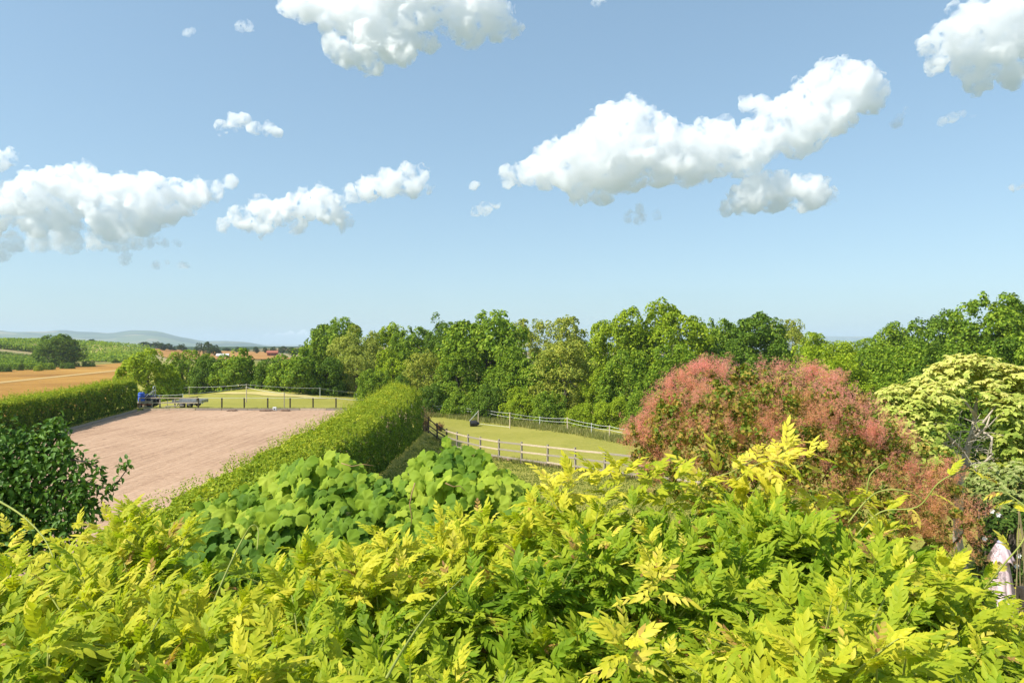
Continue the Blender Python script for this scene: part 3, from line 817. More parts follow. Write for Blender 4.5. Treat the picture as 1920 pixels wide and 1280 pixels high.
tufts("rough_grass", np.concatenate([P, P2]), 0.26, 0.14, 14, 'rough grass along the arena edging', 1)

# ------------------------------------------------------------------ post and rail fence
root = empty("rail_fence"); tag(root, 'wooden post and rail fence crossing the grass from the long hedge', 'fence')
kn = [(-7.6, 56.5), (-1.8, 44), (1.1, 40.5), (2.56, 39), (4.0, 37.3), (5.5, 35.5), (9.5, 31.5)]
def resample(kn, step):
    P = np.array(kn, float); L = np.concatenate([[0], np.cumsum(np.linalg.norm(np.diff(P, axis=0), axis=1))])
    n = max(1, round(L[-1] / step)); s = np.linspace(0, L[-1], n + 1)
    return np.stack([np.interp(s, L, P[:, 0]), np.interp(s, L, P[:, 1])], 1)
fp = resample(kn, 2.25); rr = random.Random(8)
pm = None
for i, (x, y) in enumerate(fp):
    z = float(zt(x, y)); mat = M['wood_dark'] if i < 4 else M['wood_grey']
    mb = MB(); mb.box((0, 0, 0.55), (0.11, 0.09, 1.5), rz=0.7 + rr.uniform(-.1, .1), rx=rr.uniform(-.03, .03))
    mb.build("post", mat, root, bevel=0.01, loc=(x, y, z))
dirn = (fp[1:] - fp[:-1])
for i in range(len(fp) - 1):
    a, b = fp[i], fp[i + 1]; nrm = np.array([dirn[i][1], -dirn[i][0]]); nrm /= np.linalg.norm(nrm)
    for j, hgt in enumerate((1.16, 0.70, 0.26)):
        pa = Vector((a[0] + nrm[0] * .065, a[1] + nrm[1] * .065, float(zt(*a)) + hgt + rr.uniform(-.02, .02)))
        pb = Vector((b[0] + nrm[0] * .065, b[1] + nrm[1] * .065, float(zt(*b)) + hgt + rr.uniform(-.02, .02)))
        c = (pa + pb) / 2; mb = MB(); mb.bar((pa - c) * 0.995, (pb - c) * 0.995, 0.04, 0.10)
        mb.build("rail", M['wood_dark'] if i < 3 else (M['wood_grey'] if rr.random() < .7 else M['wood_pale']), root, bevel=0.006, loc=c)

# ------------------------------------------------------------------ white tape fences
def tape_fence(label, posts, heights, mats, tapes=(1.0,), sag=0.05, straight=()):
    root = empty("tape_fence"); tag(root, label, 'fence', 'white tape fences round the paddocks')
    tops = []
    for (x, y), h, m_ in zip(posts, heights, mats):
        z = float(zt(x, y)); mb = MB(); w = 0.09 if m_ in (M['wood_pale'], M['wood_grey'], M['wood_dark']) else 0.05
        mb.box((0, 0, h / 2 - .1), (w, w, h + .2), rz=rr.uniform(0, 1), rx=rr.uniform(-.04, .04)); mb.box((0, 0, h + .01), (w * .7, w * .7, .03))
        mb.build("post", m_, root, bevel=0.008, loc=(x, y, z)); tops.append((x, y, z, h))
    for a, b in zip(tops[:-1], tops[1:]):
        for k in tapes:
            pts = []
            for q in np.linspace(0, 1, 7):
                pts.append((a[0] + (b[0] - a[0]) * q, a[1] + (b[1] - a[1]) * q - .06, a[2] + (b[2] - a[2]) * q + (a[3] * (1 - q) + b[3] * q) * k * .95 - sag * 4 * q * (1 - q)))
            mb = MB()
            for p, q in zip(pts[:-1], pts[1:]): mb.bar(p, q, 0.008, 0.024)
            mb.build("tape", M['white'], root)
    return root
def gp(px, py):          # ground point under a pixel
    d = 30.0
    for _ in range(60):
        x = (px - 960) / 1280 * d; zz = float(zt(x, d)); d = 0.5 * d + 0.5 * (CAM_Z - zz) * 1280 / max(py - 640, 1)
    return ((px - 960) / 1280 * d, d)
Wp, Wh, Wd, Wg = M['wood_pale'], M['white'], M['wood_dark'], M['wood_grey']
tape_fence('white tape fence on mixed posts along the foot of the wood', [gp(772, 774), gp(815, 777), gp(833, 778), gp(914, 786), gp(956, 800), gp(1012, 801), gp(1064, 808), gp(1109, 816), gp(1143, 822), gp(1190, 832)],
           [1.1, 1.15, 1.2, 1.1, 1.5, 1.1, 1.3, 1.1, 1.1, 1.1], [Wh, Wh, Wp, Wp, Wp, Wh, Wp, Wh, Wp, Wp], (1.0, 0.72))
tape_fence('tall pole with a slack tape beside the black weight', [gp(897, 797), gp(956, 803)], [1.55, 1.3], [Wp, Wp], (0.12,), 0.0)
tape_fence('white tape fence across the far paddock behind the arena', [gp(262, 760), gp(343, 757), gp(462, 754), gp(533, 764), gp(630, 763), gp(700, 764)], [1.35, 1.1, 1.9, 1.5, 1.1, 1.1], [Wh, Wh, Wp, Wp, Wh, Wh], (1.0,), 0.1)
tape_fence('highest white tape fence below the field hedge', [gp(300, 742), gp(355, 741), gp(462, 738), gp(600, 746), gp(668, 749), gp(720, 752)], [1.2, 1.3, 1.3, 1.4, 1.1, 1.0], [Wh, Wp, Wp, Wh, Wh, Wh], (1.0,), 0.12)
# low timber fence just behind the arena
root = empty("paddock_fence"); tag(root, 'low post fence with pale rail just behind the pink arena', 'fence')
px_ = [262, 300, 328, 372, 416, 458, 502, 544, 587, 630, 672]; pts = []
for i, px in enumerate(px_):
    d = 67.0; x = (px - 960) / 1280 * d; z = float(zt(x, d)); mb = MB()
    mb.box((0, 0, 0.45), (0.12, 0.1, 1.1), rx=rr.uniform(-.03, .03)); mb.build("post", M['wood_grey'] if i < 3 else M['wood_dark'], root, bevel=.01, loc=(x, d, z)); pts.append((x, d, z))
for i, (a, b) in enumerate(zip(pts[:-1], pts[1:])):
    for j, hgt in enumerate((0.98, 0.5)):
        if j == 1 and i > 2: continue
        pa = Vector((a[0], a[1] - .07, a[2] + hgt)); pb = Vector((b[0], b[1] - .07, b[2] + hgt)); c = (pa + pb) / 2
        mb = MB(); mb.bar(pa - c, pb - c, .03, .1 if i < 3 else .022); mb.build("rail", M['wood_pale'] if i < 3 else M['white'], root, loc=c)
r = np.random.default_rng(10)
P = np.array([gp(px, py) for px, py in zip(r.uniform(780, 1200, 700), r.uniform(0, 1, 700))])
u = r.uniform(0, 1, 700); px = 775 + u * 420; py = np.interp(px, [775, 830, 914, 1012, 1064, 1143, 1195], [775, 778, 787, 800, 807, 821, 832]) + r.uniform(-3, 5, 700)
P = np.array([gp(a, b) for a, b in zip(px, py)]); P = np.column_stack([P, np.zeros(700)])
tufts("rough_grass", P, 0.5, 0.35, 16, 'long rough grass under the tape fence by the wood', 3)
r = np.random.default_rng(12)
xs = r.uniform(-6, 9, 240); P = np.stack([xs, fence_y(xs) + r.normal(0, .25, 240), 0 * xs], 1)
tufts("rough_grass", P, 0.35, 0.14, 12, 'long grass round the feet of the rail fence', 4)
# lawn strip beside the hedge, fine blades
xs = r.uniform(-6.4, 8, 5200); ysl = r.uniform(15, 55, 5200); P = np.stack([xs, ysl, 0 * xs], 1)
P = P[P[:, 1] < fence_y(P[:, 0]) - .3]
tufts("lawn_grass", P, 0.07, 0.25, 14, 'short lawn between the long hedge and the rail fence', 5, leaf_mat("lawn_blades", [(0, (0.09, 0.15, 0.02)), (1, (0.24, 0.28, 0.05))], rand=1, transl=.3))

# ------------------------------------------------------------------ rust coloured weeds by the fence
dock_m = leaf_mat("rusty_seed", [(0, (0.16, 0.12, 0.05)), (0.5, (0.32, 0.16, 0.07)), (1, (0.42, 0.22, 0.10))], rand=1.0, transl=0.2)
for px, py, w, h, l in [(796, 800, 1.5, 2.0, 'rusty brown weed clump at the end of the long hedge'), (826, 800, 0.9, 0.8, 'low rusty weed patch behind the dark end of the rail fence')]:
    x, y = gp(px, py + 8); z = float(zt(x, y)); root = empty("dock_plant", (x, y, z)); tag(root, l, 'weed', 'rusty weeds beside the rail fence')
    mb = MB(); Q = []
    for i in range(34):
        a = rr.uniform(0, 6.28); q = rr.uniform(0.1, 1); tip = Vector((math.cos(a) * w * q * .6, math.sin(a) * w * q * .6, h * rr.uniform(.5, 1)))
        mb.tube([(tip.x * .4, tip.y * .4, 0), tip * .6 + Vector((0, 0, .05)), tip], [.02, .014, .008], 4, cap=False)
        for k in np.linspace(.35, 1, 16): Q.append(tip * k + Vector((rr.gauss(0, .04), rr.gauss(0, .04), 0)))
    mb.build("stems", M['bark'], root)
    Q = np.array([tuple(q) for q in Q]); V, F = rhomb_leaves(Q, fib(len(Q), r), r.uniform(.06, .14, len(Q)), r, .5)
    link("seed_heads", mesh_np("seed_heads", V, F, dock_m), root)

# black rubber weight with handle, lying by the pole
x, y = gp(889, 799); z = float(zt(x, y))
root = empty("feed_tub", (x, y, z), 0.2); tag(root, 'black rubber tub tipped over beside the leaning pole', 'tub')
mb = MB()
ring = [(0.0, .30), (.12, .33), (.30, .34), (.34, .30), (.30, .27), (.1, .26)]
mb.tube([Vector((-.42 + q[0] * 2.2, 0, .30)) for q in ring], [q[1] for q in ring], 14); mb.build("bowl", M['black'], root, smooth_shade=False)
mb = MB(); mb.tube([(-.4, -.3, .3), (-.48, -.42, .42), (-.48, -.42, .55), (-.4, -.3, .58)], .02, 5); mb.build("handle", M['black'], root)
mb = MB(); a = Vector((x - .5, y, z + .55)); q = gp(897, 797); b = Vector((q[0], q[1], float(zt(*q)) + 1.5)); mb.tube([a, a.lerp(b, .5), b], .02, 5)
o = mb.build("lead_rope", M['white'], None); tag(o, 'pale rope slanting from the tall pole down to the black tub', 'rope')

# ------------------------------------------------------------------ trailer behind the arena
def wheel(parent, c, r_, w_, hub=True):
    mb = MB(); c = Vector(c); n = 16
    prof = [(-w_ / 2, r_ * .6), (-w_ / 2, r_ * .93), (-w_ * .35, r_), (w_ * .35, r_), (w_ / 2, r_ * .93), (w_ / 2, r_ * .6)]
    mb.tube([Vector((0, p[0], 0)) for p in prof], [p[1] for p in prof], n, cap=True)
    t = mb.build("wheel", M['black'], parent, loc=c)
    mb = MB(); mb.tube([(0, -w_ * .56, 0), (0, -w_ * .40, 0), (0, w_ * .40, 0), (0, w_ * .56, 0)], [r_ * .3, r_ * .52, r_ * .52, r_ * .3], 12); mb.build("rim", M['steel'], t)
    return t
x, y = W(356, 760, 68.5).x, 68.6; z = float(zt(x, y))
root = empty("flatbed_trailer", (x, y, z), 0.03); tag(root, 'grey twin axle flatbed trailer parked behind the arena edge', 'trailer')
mb = MB()
mb.box((0, 0, .62), (2.9, 1.6, .05)); mb.bar((-1.45, -.79, .52), (1.45, -.79, .52), .05, .14); mb.bar((-1.45, .79, .52), (1.45, .79, .52), .05, .14)
for q in (-1.4, -.5, .5, 1.4): mb.bar((q, -.76, .53), (q, .76, .53), .06, .08)
mb.build("deck", M['steel'], root)
mb = MB()
mb.bar((-1.45, -.80, .72), (1.45, -.80, .72), .03, .14); mb.bar((-1.45, .80, .72), (1.45, .80, .72), .03, .14); mb.bar((1.45, -.8, .72), (1.45, .8, .72), .03, .14)
mb.build("side_board", M['steel'], root)
mb = MB(); mb.box((1.0, -.78, .9), (.09, .09, .45)); mb.build("corner_post", M['wood_dark'], root)
for sy in (-1, 1):
    mb = MB(); yy = sy * .95
    pts = [(-.85, yy, .28), (-.66, yy, .60), (.66, yy, .60), (.85, yy, .28)]
    for a, b in zip(pts[:-1], pts[1:]): mb.bar(a, b, .26, .025)
    mb.build("mudguard", M['steel'], root)
    for sx in (-.36, .36): wheel(root, (sx, sy * .95, .30), .30, .18)
mb = MB(); mb.bar((-1.45, .4, .5), (-2.6, 0, .45), .06, .08); mb.bar((-1.45, -.4, .5), (-2.6, 0, .45), .06, .08); mb.box((-2.68, 0, .45), (.2, .1, .1)); mb.tube([(-2.3, .1, 0.02), (-2.3, .1, .7)], .03, 6)
mb.build("drawbar", M['steel'], root)

# ------------------------------------------------------------------ little navy tractor with roll bar
x = W(277, 750, 68.8).x; y = 68.8; z = float(zt(x, y))
root = empty("compact_tractor", (x, y, z), 0.25); tag(root, 'small navy tractor with a roll bar at the end of the left hedge', 'tractor')
mb = MB(); mb.box((-.35, 0, 1.0), (1.0, .8, .62), taper=.86); mb.box((.35, 0, .9), (.7, .9, .4)); mb.box((0, 0, .6), (1.5, .45, .3)); mb.build("body", M['navy'], root, bevel=.05)
mb = MB(); mb.box((-.87, 0, .98), (.04, .6, .42)); mb.build("grille", M['black'], root)
for sy in (-1, 1):
    wheel(root, (.45, sy * .62, .52), .52, .3); wheel(root, (-.6, sy * .55, .34), .34, .2)
    mb = MB(); pts = [(-.05, sy * .62, .8), (.1, sy * .62, 1.12), (.45, sy * .62, 1.22), (.85, sy * .62, 1.08), (1.0, sy * .62, .8)]
    for a, b in zip(pts[:-1], pts[1:]): mb.bar(a, b, .34, .03)
    mb.build("mudguard", M['navy'], root)
    mb = MB(); mb.box((1.02, sy * .62, 1.0), (.04, .14, .1)); mb.build("rear_light", M['red'], root)
mb = MB(); mb.tube([(.6, -.45, .9), (.6, -.45, 1.95), (.6, -.3, 2.08), (.6, .3, 2.08), (.6, .45, 1.95), (.6, .45, .9)], .04, 6); mb.tube([(.6, -.45, 1.7), (-.1, -.4, 1.05)], .025, 5); mb.tube([(.6, .45, 1.7), (-.1, .4, 1.05)], .025, 5); mb.build("roll_bar", M['steel'], root)
mb = MB(); mb.box((.35, 0, 1.15), (.4, .42, .1)); mb.box((.53, 0, 1.38), (.08, .42, .42)); s_ = mb.build("seat", M['black'], root, bevel=.03)
mb = MB(); n = 14; ring = [Vector((-.02 + .17 * math.cos(2 * math.pi * k / n) * .8, .17 * math.sin(2 * math.pi * k / n), 1.42 + .1 * math.cos(2 * math.pi * k / n))) for k in range(n + 1)]; mb.tube(ring, .016, 5, cap=False); mb.tube([(-.02, 0, 1.42), (-.2, 0, 1.2)], .02, 5); mb.build("steering_wheel", M['black'], root)
x = W(265, 750, 67.9).x; z = float(zt(x, 67.9))
root = empty("drum", (x, 67.9, z)); tag(root, 'bright blue plastic drum in front of the navy tractor', 'drum')
mb = MB(); pr = [(.0, .26), (.03, .29), (.3, .29), (.32, .305), (.36, .305), (.38, .29), (.62, .29), (.64, .305), (.68, .305), (.70, .29), (.9, .28), (.93, .25)]
mb.tube([(0, 0, 0.55 + p[0]) for p in pr], [p[1] for p in pr], 16); mb.build("barrel", M['blue'], root)
mb = MB(); mb.tube([(.12, 0, 1.48), (.12, 0, 1.53)], .05, 8); mb.tube([(-.12, 0, 1.48), (-.12, 0, 1.53)], .03, 8); mb.build("bung", M['white'], root)
mb = MB(); mb.box((0, 0, .49), (.9, .8, .05)); mb.box((-.35, 0, .23), (.09, .7, .46)); mb.box((.35, 0, .23), (.09, .7, .46)); o = mb.build("drum_stand", M['wood_pale'], None, loc=(x, 67.9, z)); tag(o, 'pale timber stand carrying the blue drum', 'stand')
# old jump poles and wings stacked in front
x0 = W(275, 765, 66).x
root = empty("jump_wing", (x0, 66.0, float(zt(x0, 66.0)))); tag(root, 'pale timber jump wing with red and dark stripes at the arena corner', 'jump wing')
for q in (-.7, -.1, .5): 
    mb = MB(); mb.box((q, 0, .42), (.1, .09, .84)); mb.build("upright", M['wood_pale'], root, bevel=.008)
for hgt, m_ in ((.15, M['wood_grey']), (.42, M['brick']), (.7, M['wood_pale'])):
    mb = MB(); mb.bar((-.75, -.07, hgt), (.55, -.07, hgt), .03, .1); mb.build("board", m_, root)
for i, (a, b) in enumerate([((310, 66.2, .25), (345, 66.4, .3)), ((305, 66.5, .12), (322, 65.9, .12))]):
    pa = W(a[0], 0, a[1]); pb = W(b[0], 0, b[1]); mb = MB(); mb.tube([(pa.x, a[1], a[2] - .05), (pb.x, b[1], b[2] - .05)], .05, 8)
    o = mb.build("jump_pole", M['wood_grey'], None); tag(o, ['long grey jump pole lying behind the arena corner', 'short grey jump pole lying beside the jump wing'][i], 'pole')
# white dressage marker
x = W(515, 768, 63.7).x
root = empty("arena_marker", (x, 63.7, .05)); tag(root, 'small white marker block with dark mark on the far arena edge', 'marker')
mb = MB(); mb.box((0, 0, .17), (.34, .2, .34), taper=.9); mb.build("block", M['white'], root, bevel=.01)
mb = MB(); mb.box((0, -.104, .17), (.13, .006, .1)); mb.build("mark", M['navy'], root)
r = np.random.default_rng(31)
for i, (px, w, l) in enumerate([(500, .7, 'dark clod heap left of the white marker block'), (535, .5, 'small dark clod heap right of the white marker block'), (436, .5, 'small weed and soil heap at the far arena edge')]):
    x = W(px, 0, 63.4).x; bm = bmesh.new(); bmesh.ops.create_icosphere(bm, subdivisions=3, radius=1)
    for v in bm.verts:
        n_ = mnoise.noise(v.co * 2.2 + Vector((i * 5, 0, 0))); v.co *= 1 + .45 * n_; v.co.x *= w; v.co.y *= w * .6; v.co.z *= .14
    me = bpy.data.meshes.new("soil_heap"); bm.to_mesh(me); bm.free(); me.materials.append(plain("soil_heap_%d" % i, (.12, .075, .05), (.24, .16, .11), 6, .95, .05))
    tag(link("soil_heap", me, None, (x, 63.4, .06)), l, 'soil heap', 'soil heaps on the far arena edge')

# ------------------------------------------------------------------ far farm buildings
def farm(name, px, py, d, w, h, dep, wall, roof, label, rz=0.2):
    x = (px - 960) / 1280 * d; z = float(zt(x, d)); root = empty(name, (x, d, z), rz); tag(root, label, 'building', 'farm buildings in the far fields')
    mb = MB(); mb.box((0, 0, h / 2), (w, dep, h)); mb.build("wall", wall, root)
    mb = MB(); e = .5; y0 = dep / 2 + e; x0 = w / 2 + e
    vs = [(-x0, -y0, h), (x0, -y0, h), (x0, 0, h + dep * .32), (-x0, 0, h + dep * .32), (-x0, y0, h), (x0, y0, h)]
    vs += [(a, b, c - .25) for a, b, c in vs]
    mb.add(vs, [(0, 1, 2, 3), (3, 2, 5, 4), (9, 8, 7, 6), (10, 11, 8, 9), (0, 3, 9, 6), (3, 4, 10, 9), (1, 7, 8, 2), (2, 8, 11, 5), (0, 6, 7, 1), (4, 5, 11, 10)]); mb.build("roof", roof, root)
    for q in (-.3, 0, .3):
        mb = MB(); mb.box((q * w, -dep / 2 - .03, h * .5), (w * .1, .08, h * .35)); mb.build("window", M['glass'], root)
    mb = MB(); mb.box((.15 * w, -dep / 2 - .04, h * .3), (w * .07, .08, h * .6)); mb.build("door", M['wood_dark'], root)
farm("house", 511, 660, 430, 6.0, 2.4, 4, M['brick'], M['tile_red'], 'small red brick house beyond the ripe field strip')
farm("shed", 418, 664, 400, 6.0, 1.2, 3.5, M['sheet_white'], M['sheet_white'], 'low white roofed shed between the far dark trees')
# ------------------------------------------------------------------ smoke bush
root = empty("smoke_bush", (8.6, 15.6, -0.2)); tag(root, 'huge rounded smoke bush covered in salmon pink plumes', 'bush')
SB = Vector((8.55, 15.6, 0))
sm_leaf = leaf_mat("smoke_bush_leaf", [(0, (0.08, 0.16, 0.014)), (0.5, (0.22, 0.28, 0.03)), (1, (0.52, 0.34, 0.07))], rand=1.0, transl=0.3)
plume_m = leaf_mat("pink_plume", [(0, (0.62, 0.44, 0.13)), (0.3, (0.88, 0.45, 0.22)), (0.65, (0.95, 0.39, 0.31)), (1.0, (0.96, 0.47, 0.41))], attr='tint', rand=0.5, transl=0.55, tr_col=(1.0, 1.0, 1.0))
# crown surface given by lobes: (px, py, distance, radius)
lob = [(1330,720,15.4,.75),(1390,715,15.8,.8),(1455,722,15.6,.8),(1520,728,15.8,.75),(1570,745,15.6,.75),(1600,765,15.5,.62),(1625,800,15.2,.6),(1655,850,14.9,.6),(1280,740,15.2,.65),(1245,780,15.0,.6),
       (1215,815,14.7,.55),(1225,850,14.5,.5),(1290,800,14.6,.95),(1370,790,14.4,1.05),(1450,790,14.2,1.05),(1530,800,14.2,1.05),(1600,820,14.2,.95),(1330,860,14.0,.9),(1410,870,13.8,.95),(1500,880,13.6,.95),(1590,890,13.5,.9),(1660,895,13.8,.7),(1730,890,14.0,.7),(1745,930,13.6,.6),(1800,965,13.2,.52),(1820,985,12.9,.4),
       (1300,910,14.0,.8),(1400,950,13.8,1.0),(1520,960,13.4,1.0),(1640,960,13.3,.9),(1760,985,12.9,.5),(1700,940,13.5,.7),(1700,995,13.1,.7),(1770,1020,12.9,.55),(1640,1010,13.2,.8),(1560,1010,13.3,.8),(1725,1040,12.9,.6),(1200,805,14.8,.4),(1190,830,14.7,.36),(1450,800,16.6,1.3),(1350,810,16.6,1.25),(1530,815,16.6,1.15),(1580,860,16,1.0),(1300,850,16,1.2),(1480,900,15.5,1.6),(1250,880,15.0,.7)]
lob = [(a, b + 36 * min(max((900 - b) / 200, 0), 1), d, q) for a, b, d, q in lob]
r = np.random.default_rng(41)
LCn = np.array([tuple(W(a, b, d)) for a, b, d, _ in lob]); LRn = np.array([q[3] for q in lob])
cen = np.array([8.0 * 0 + W(1450, 900, 15.6).x, 15.8, 2.8])
def lobe_pts(n, inner=0.0, subn=14, w=None):
    p = LRn ** 2 / (LRn ** 2).sum()
    ks = r.choice(len(LCn), len(LCn) * subn, p=p)
    d0 = unit(fib(len(ks), r) + 0.55 * unit(LCn[ks] - cen) + np.array([0, 0, .15]))
    SC = LCn[ks] + d0 * LRn[ks][:, None] * .8; SR = LRn[ks] * r.uniform(.2, .4, len(ks))
    j = r.integers(0, len(SC), n); d = unit(fib(n, r) + .7 * d0[j] + np.array([0, 0, .3]))
    return SC[j] + d * SR[j][:, None] * r.uniform(.6 - inner, 1.0, (n, 1)), d
off = np.array([8.6, 15.6, -0.2])
P, D = lobe_pts(46000, inner=.35); P = P - D * .05
D = unit(D + r.normal(size=D.shape) * .6)
V, F = rhomb_leaves(P - off, D, r.uniform(.06, .12, len(P)), r, .7)
link("leaves", mesh_np("leaves", V, F, sm_leaf), root)
P, D = lobe_pts(4600)
keep = (r.uniform(size=len(P)) < np.clip(.35 + .55 * D[:, 2], .12, 1)); P = P[keep]; D = D[keep]
k = 62; n = len(P)
ax = unit(D * .6 + np.array([0, 0, .8]) + r.normal(size=D.shape) * .25)
ln = r.uniform(.18, .34, n)
tt = r.uniform(0, 1, (n, k)); rad = (0.25 + 0.75 * np.sin(tt * math.pi * .85 + .25)) * ln[:, None] * .42
Q = P[:, None] + ax[:, None] * (tt * ln[:, None])[..., None] + unit(r.normal(size=(n, k, 3))) * (rad * r.uniform(.3, 1, (n, k)) ** .6)[..., None]
Q = Q.reshape(-1, 3)
g = unit(r.normal(size=Q.shape) + np.array([0, 0, .3])); a = unit(np.cross(g, r.normal(size=Q.shape)))
s1 = r.uniform(.018, .042, (len(Q), 1)); w1 = r.uniform(.004, .009, (len(Q), 1))
V = np.stack([Q - off - g * s1, Q - off + a * w1, Q - off + g * s1], 1).reshape(-1, 3)
F = np.arange(len(V)).reshape(-1, 3)
ti = np.clip(.28 + .42 * np.array([mnoise.noise(tuple(q * .55)) for q in P]) + .35 * (P[:, 2] - 3.2) / 2.8 + r.normal(0, .12, n), 0, 1)
link("plumes", mesh_np("plumes", V, F, plume_m, {'tint': np.repeat(ti, k * 3)}), root)
mb = MB(); rr = random.Random(4)
for i in range(26):
    q = Vector(LCn[rr.randrange(len(LCn))]) - Vector(off); b = Vector((rr.uniform(-.6, .6), rr.uniform(-.5, .5), -.1))
    mb.tube([b, b.lerp(q, .5) + Vector((0, 0, .4)), q], [.09, .05, .015], 6, cap=False)
mb.build("stems", M['bark'], root, smooth_shade=True)

# ------------------------------------------------------------------ golden tree
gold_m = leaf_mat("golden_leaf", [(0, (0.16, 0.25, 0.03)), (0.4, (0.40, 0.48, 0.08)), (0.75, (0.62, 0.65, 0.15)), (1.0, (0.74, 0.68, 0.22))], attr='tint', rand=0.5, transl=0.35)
green_m = leaf_mat("shaded_green_leaf", [(0, (0.035, 0.08, 0.012)), (0.5, (0.08, 0.15, 0.02)), (1, (0.16, 0.24, 0.035))], rand=1.0, transl=0.3)
lf = np.array([[0, 0, 0], [.22, .24, .03], [.62, .2, .0], [1, 0, -.12], [.62, -.2, .0], [.22, -.24, .03], [.5, 0, -.05]])
lff = np.array([[0, 6, 1], [1, 6, 2], [2, 6, 3], [0, 5, 6], [5, 4, 6], [4, 3, 6]])
def plate_tree(name, base, lobes, n_leaf, leaf, mat, seed, tint_hi, flat=.5, per=9):
    """leaves held in flat whorls on the outside of lobes"""
    r = np.random.default_rng(seed)
    C = np.array([tuple(W(a, b, d)) for a, b, d, _ in lobes]); R = np.array([q[3] for q in lobes]) * .92
    cen = C.mean(0); nw = n_leaf // per
    k = r.choice(len(C), nw, p=R ** 2 / (R ** 2).sum())
    d = unit(fib(nw, r) + .5 * unit(C[k] - cen) + np.array([0, -.1, .35]))
    P = C[k] + d * R[k][:, None] * r.uniform(.5, 1.0, (nw, 1)) * np.array([1, 1, .85])
    Z = unit(d * .5 + np.array([-.15, -.1, .8]) + r.normal(size=d.shape) * .22)
    P = np.repeat(P, per, 0); Z = np.repeat(Z, per, 0); n = len(P)
    T = unit(np.cross(Z, r.normal(size=(n, 3)))); T = unit(T - Z * 0.0 + np.array([0, 0, -flat * .5]) * r.uniform(0, 1, (n, 1)))
    S = leaf * r.uniform(.6, 1.25, n)
    V, F = stamp(lf, lff, frames(T, Z), P - np.array(base), S)
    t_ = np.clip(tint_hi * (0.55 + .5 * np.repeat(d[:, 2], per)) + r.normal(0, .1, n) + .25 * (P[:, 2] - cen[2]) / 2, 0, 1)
    return mesh_np(name, V, F, mat, {'tint': np.repeat(t_, len(lf))})
base = (12.2, 18.2, -.4)
root = empty("golden_tree", base); tag(root, 'golden leaved tree with a pale forked trunk right of the smoke bush', 'tree')
gl = [(1770,715,18.2,.7),(1810,700,18,.75),(1850,705,18.2,.7),(1890,725,18,.8),(1925,760,18,.85),(1730,735,17.8,.55),(1690,745,17.6,.5),(1675,775,17.4,.42),(1710,790,17.2,.6),(1760,770,17.2,.7),(1740,810,16.9,.5),(1705,830,17,.4),
      (1870,770,17.2,.7),(1900,800,17,.6),(1720,850,16.6,.42),(1745,865,16.4,.36),(1930,830,17.2,.6),(1668,745,17.5,.35),(1700,820,16.9,.4),(1730,835,16.8,.42),(1760,850,16.6,.4),(1680,800,17.2,.4),(1725,760,17.2,.5),(1750,745,17.4,.5),(1880,830,17.2,.5),(1905,860,17,.5),(1870,880,17.4,.5),(1790,735,17.6,.5),(1850,735,17.5,.5)]
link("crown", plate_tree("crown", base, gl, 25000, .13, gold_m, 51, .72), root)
mb = MB(); B = Vector(base)
def wp(px, py, d): return W(px, py, d) - B
tr = [Vector((0, 0, -.2)), wp(1795, 1010, 17.6), wp(1800, 900, 17.5), wp(1812, 850, 17.5), wp(1826, 800, 17.6), wp(1832, 740, 17.8)]
mb.tube(tr, [.13, .11, .095, .08, .06, .03], 10)
mb.tube([wp(1797, 930, 17.5), wp(1790, 890, 17.3), wp(1775, 840, 17.2), wp(1765, 790, 17.2)], [.09, .06, .04, .02], 7)
mb.build("trunk", M['pale_bark'], root, smooth_shade=True)
for a in [[(1826,812,17.5),(1845,790,17.3),(1868,760,17.2)], [(1822,825,17.5),(1850,800,17.2),(1856,780,17.2)], [(1812,850,17.5),(1780,820,17.2),(1750,780,17.2)], [(1826,800,17.6),(1860,820,17),(1858,850,16.8)], [(1830,780,17.5),(1800,740,17.5)], [(1805,870,17.5),(1845,868,17),(1862,850,16.8)], [(1800,880,17.4),(1828,870,17.0),(1832,905,16.9)]]:
    mb = MB(); P_ = [wp(*q) for q in a]; mb.tube(P_, list(np.linspace(.05, .016, len(P_))), 6); mb.build("branch", M['pale_bark'], root, smooth_shade=True)
mb = MB(); rr = random.Random(12)
for i in range(70):
    p = wp(rr.uniform(1768, 1862), rr.uniform(785, 880), 17.1 + rr.uniform(-.3, .3)); v = Vector((rr.gauss(0, 1), rr.gauss(0, .5), rr.gauss(-.1, .7))).normalized() * rr.uniform(.2, .75)
    mb.tube([p, p + v * .5 + Vector((0, 0, .05)), p + v], [.013, .01, .005], 4, cap=False)
mb.build("twigs", M['pale_bark'], root)

def bushy(name, label, cat, lobes, n, leaf, mat, seed, tint=.6, flat=.5):
    b = W(lobes[0][0], 640, lobes[0][2]); base = (b.x, b.y, float(zt(b.x, b.y)))
    root = empty(name, base); tag(root, label, cat)
    link("crown", plate_tree("crown", base, lobes, n, leaf, mat, seed, tint, flat), root)
    mb = MB(); rr = random.Random(seed)
    for i in range(12):
        q = lobes[rr.randrange(len(lobes))]; e = W(q[0], q[1], q[2]) - Vector(base); s0 = Vector((rr.uniform(-.2, .2), rr.uniform(-.2, .2), -.1))
        mb.tube([s0, s0.lerp(e, .5) + Vector((0, 0, .2)), e], [.06, .04, .012], 6, cap=False)
    mb.build("stem", M['bark'], root, smooth_shade=True)
    return root
bushy("dark_shrub", 'deep green shrub filling the shade behind the golden tree trunk', 'shrub', [(1880,850,18.8,1.2),(1930,800,19,1.3),(1850,930,18.6,1.1),(1920,920,18.4,1.3),(1780,930,18.8,1.0),(1720,900,19,1.0),(1830,880,19.4,1.2),(1770,850,19.4,.9)], 9000, .13, green_m, 61)
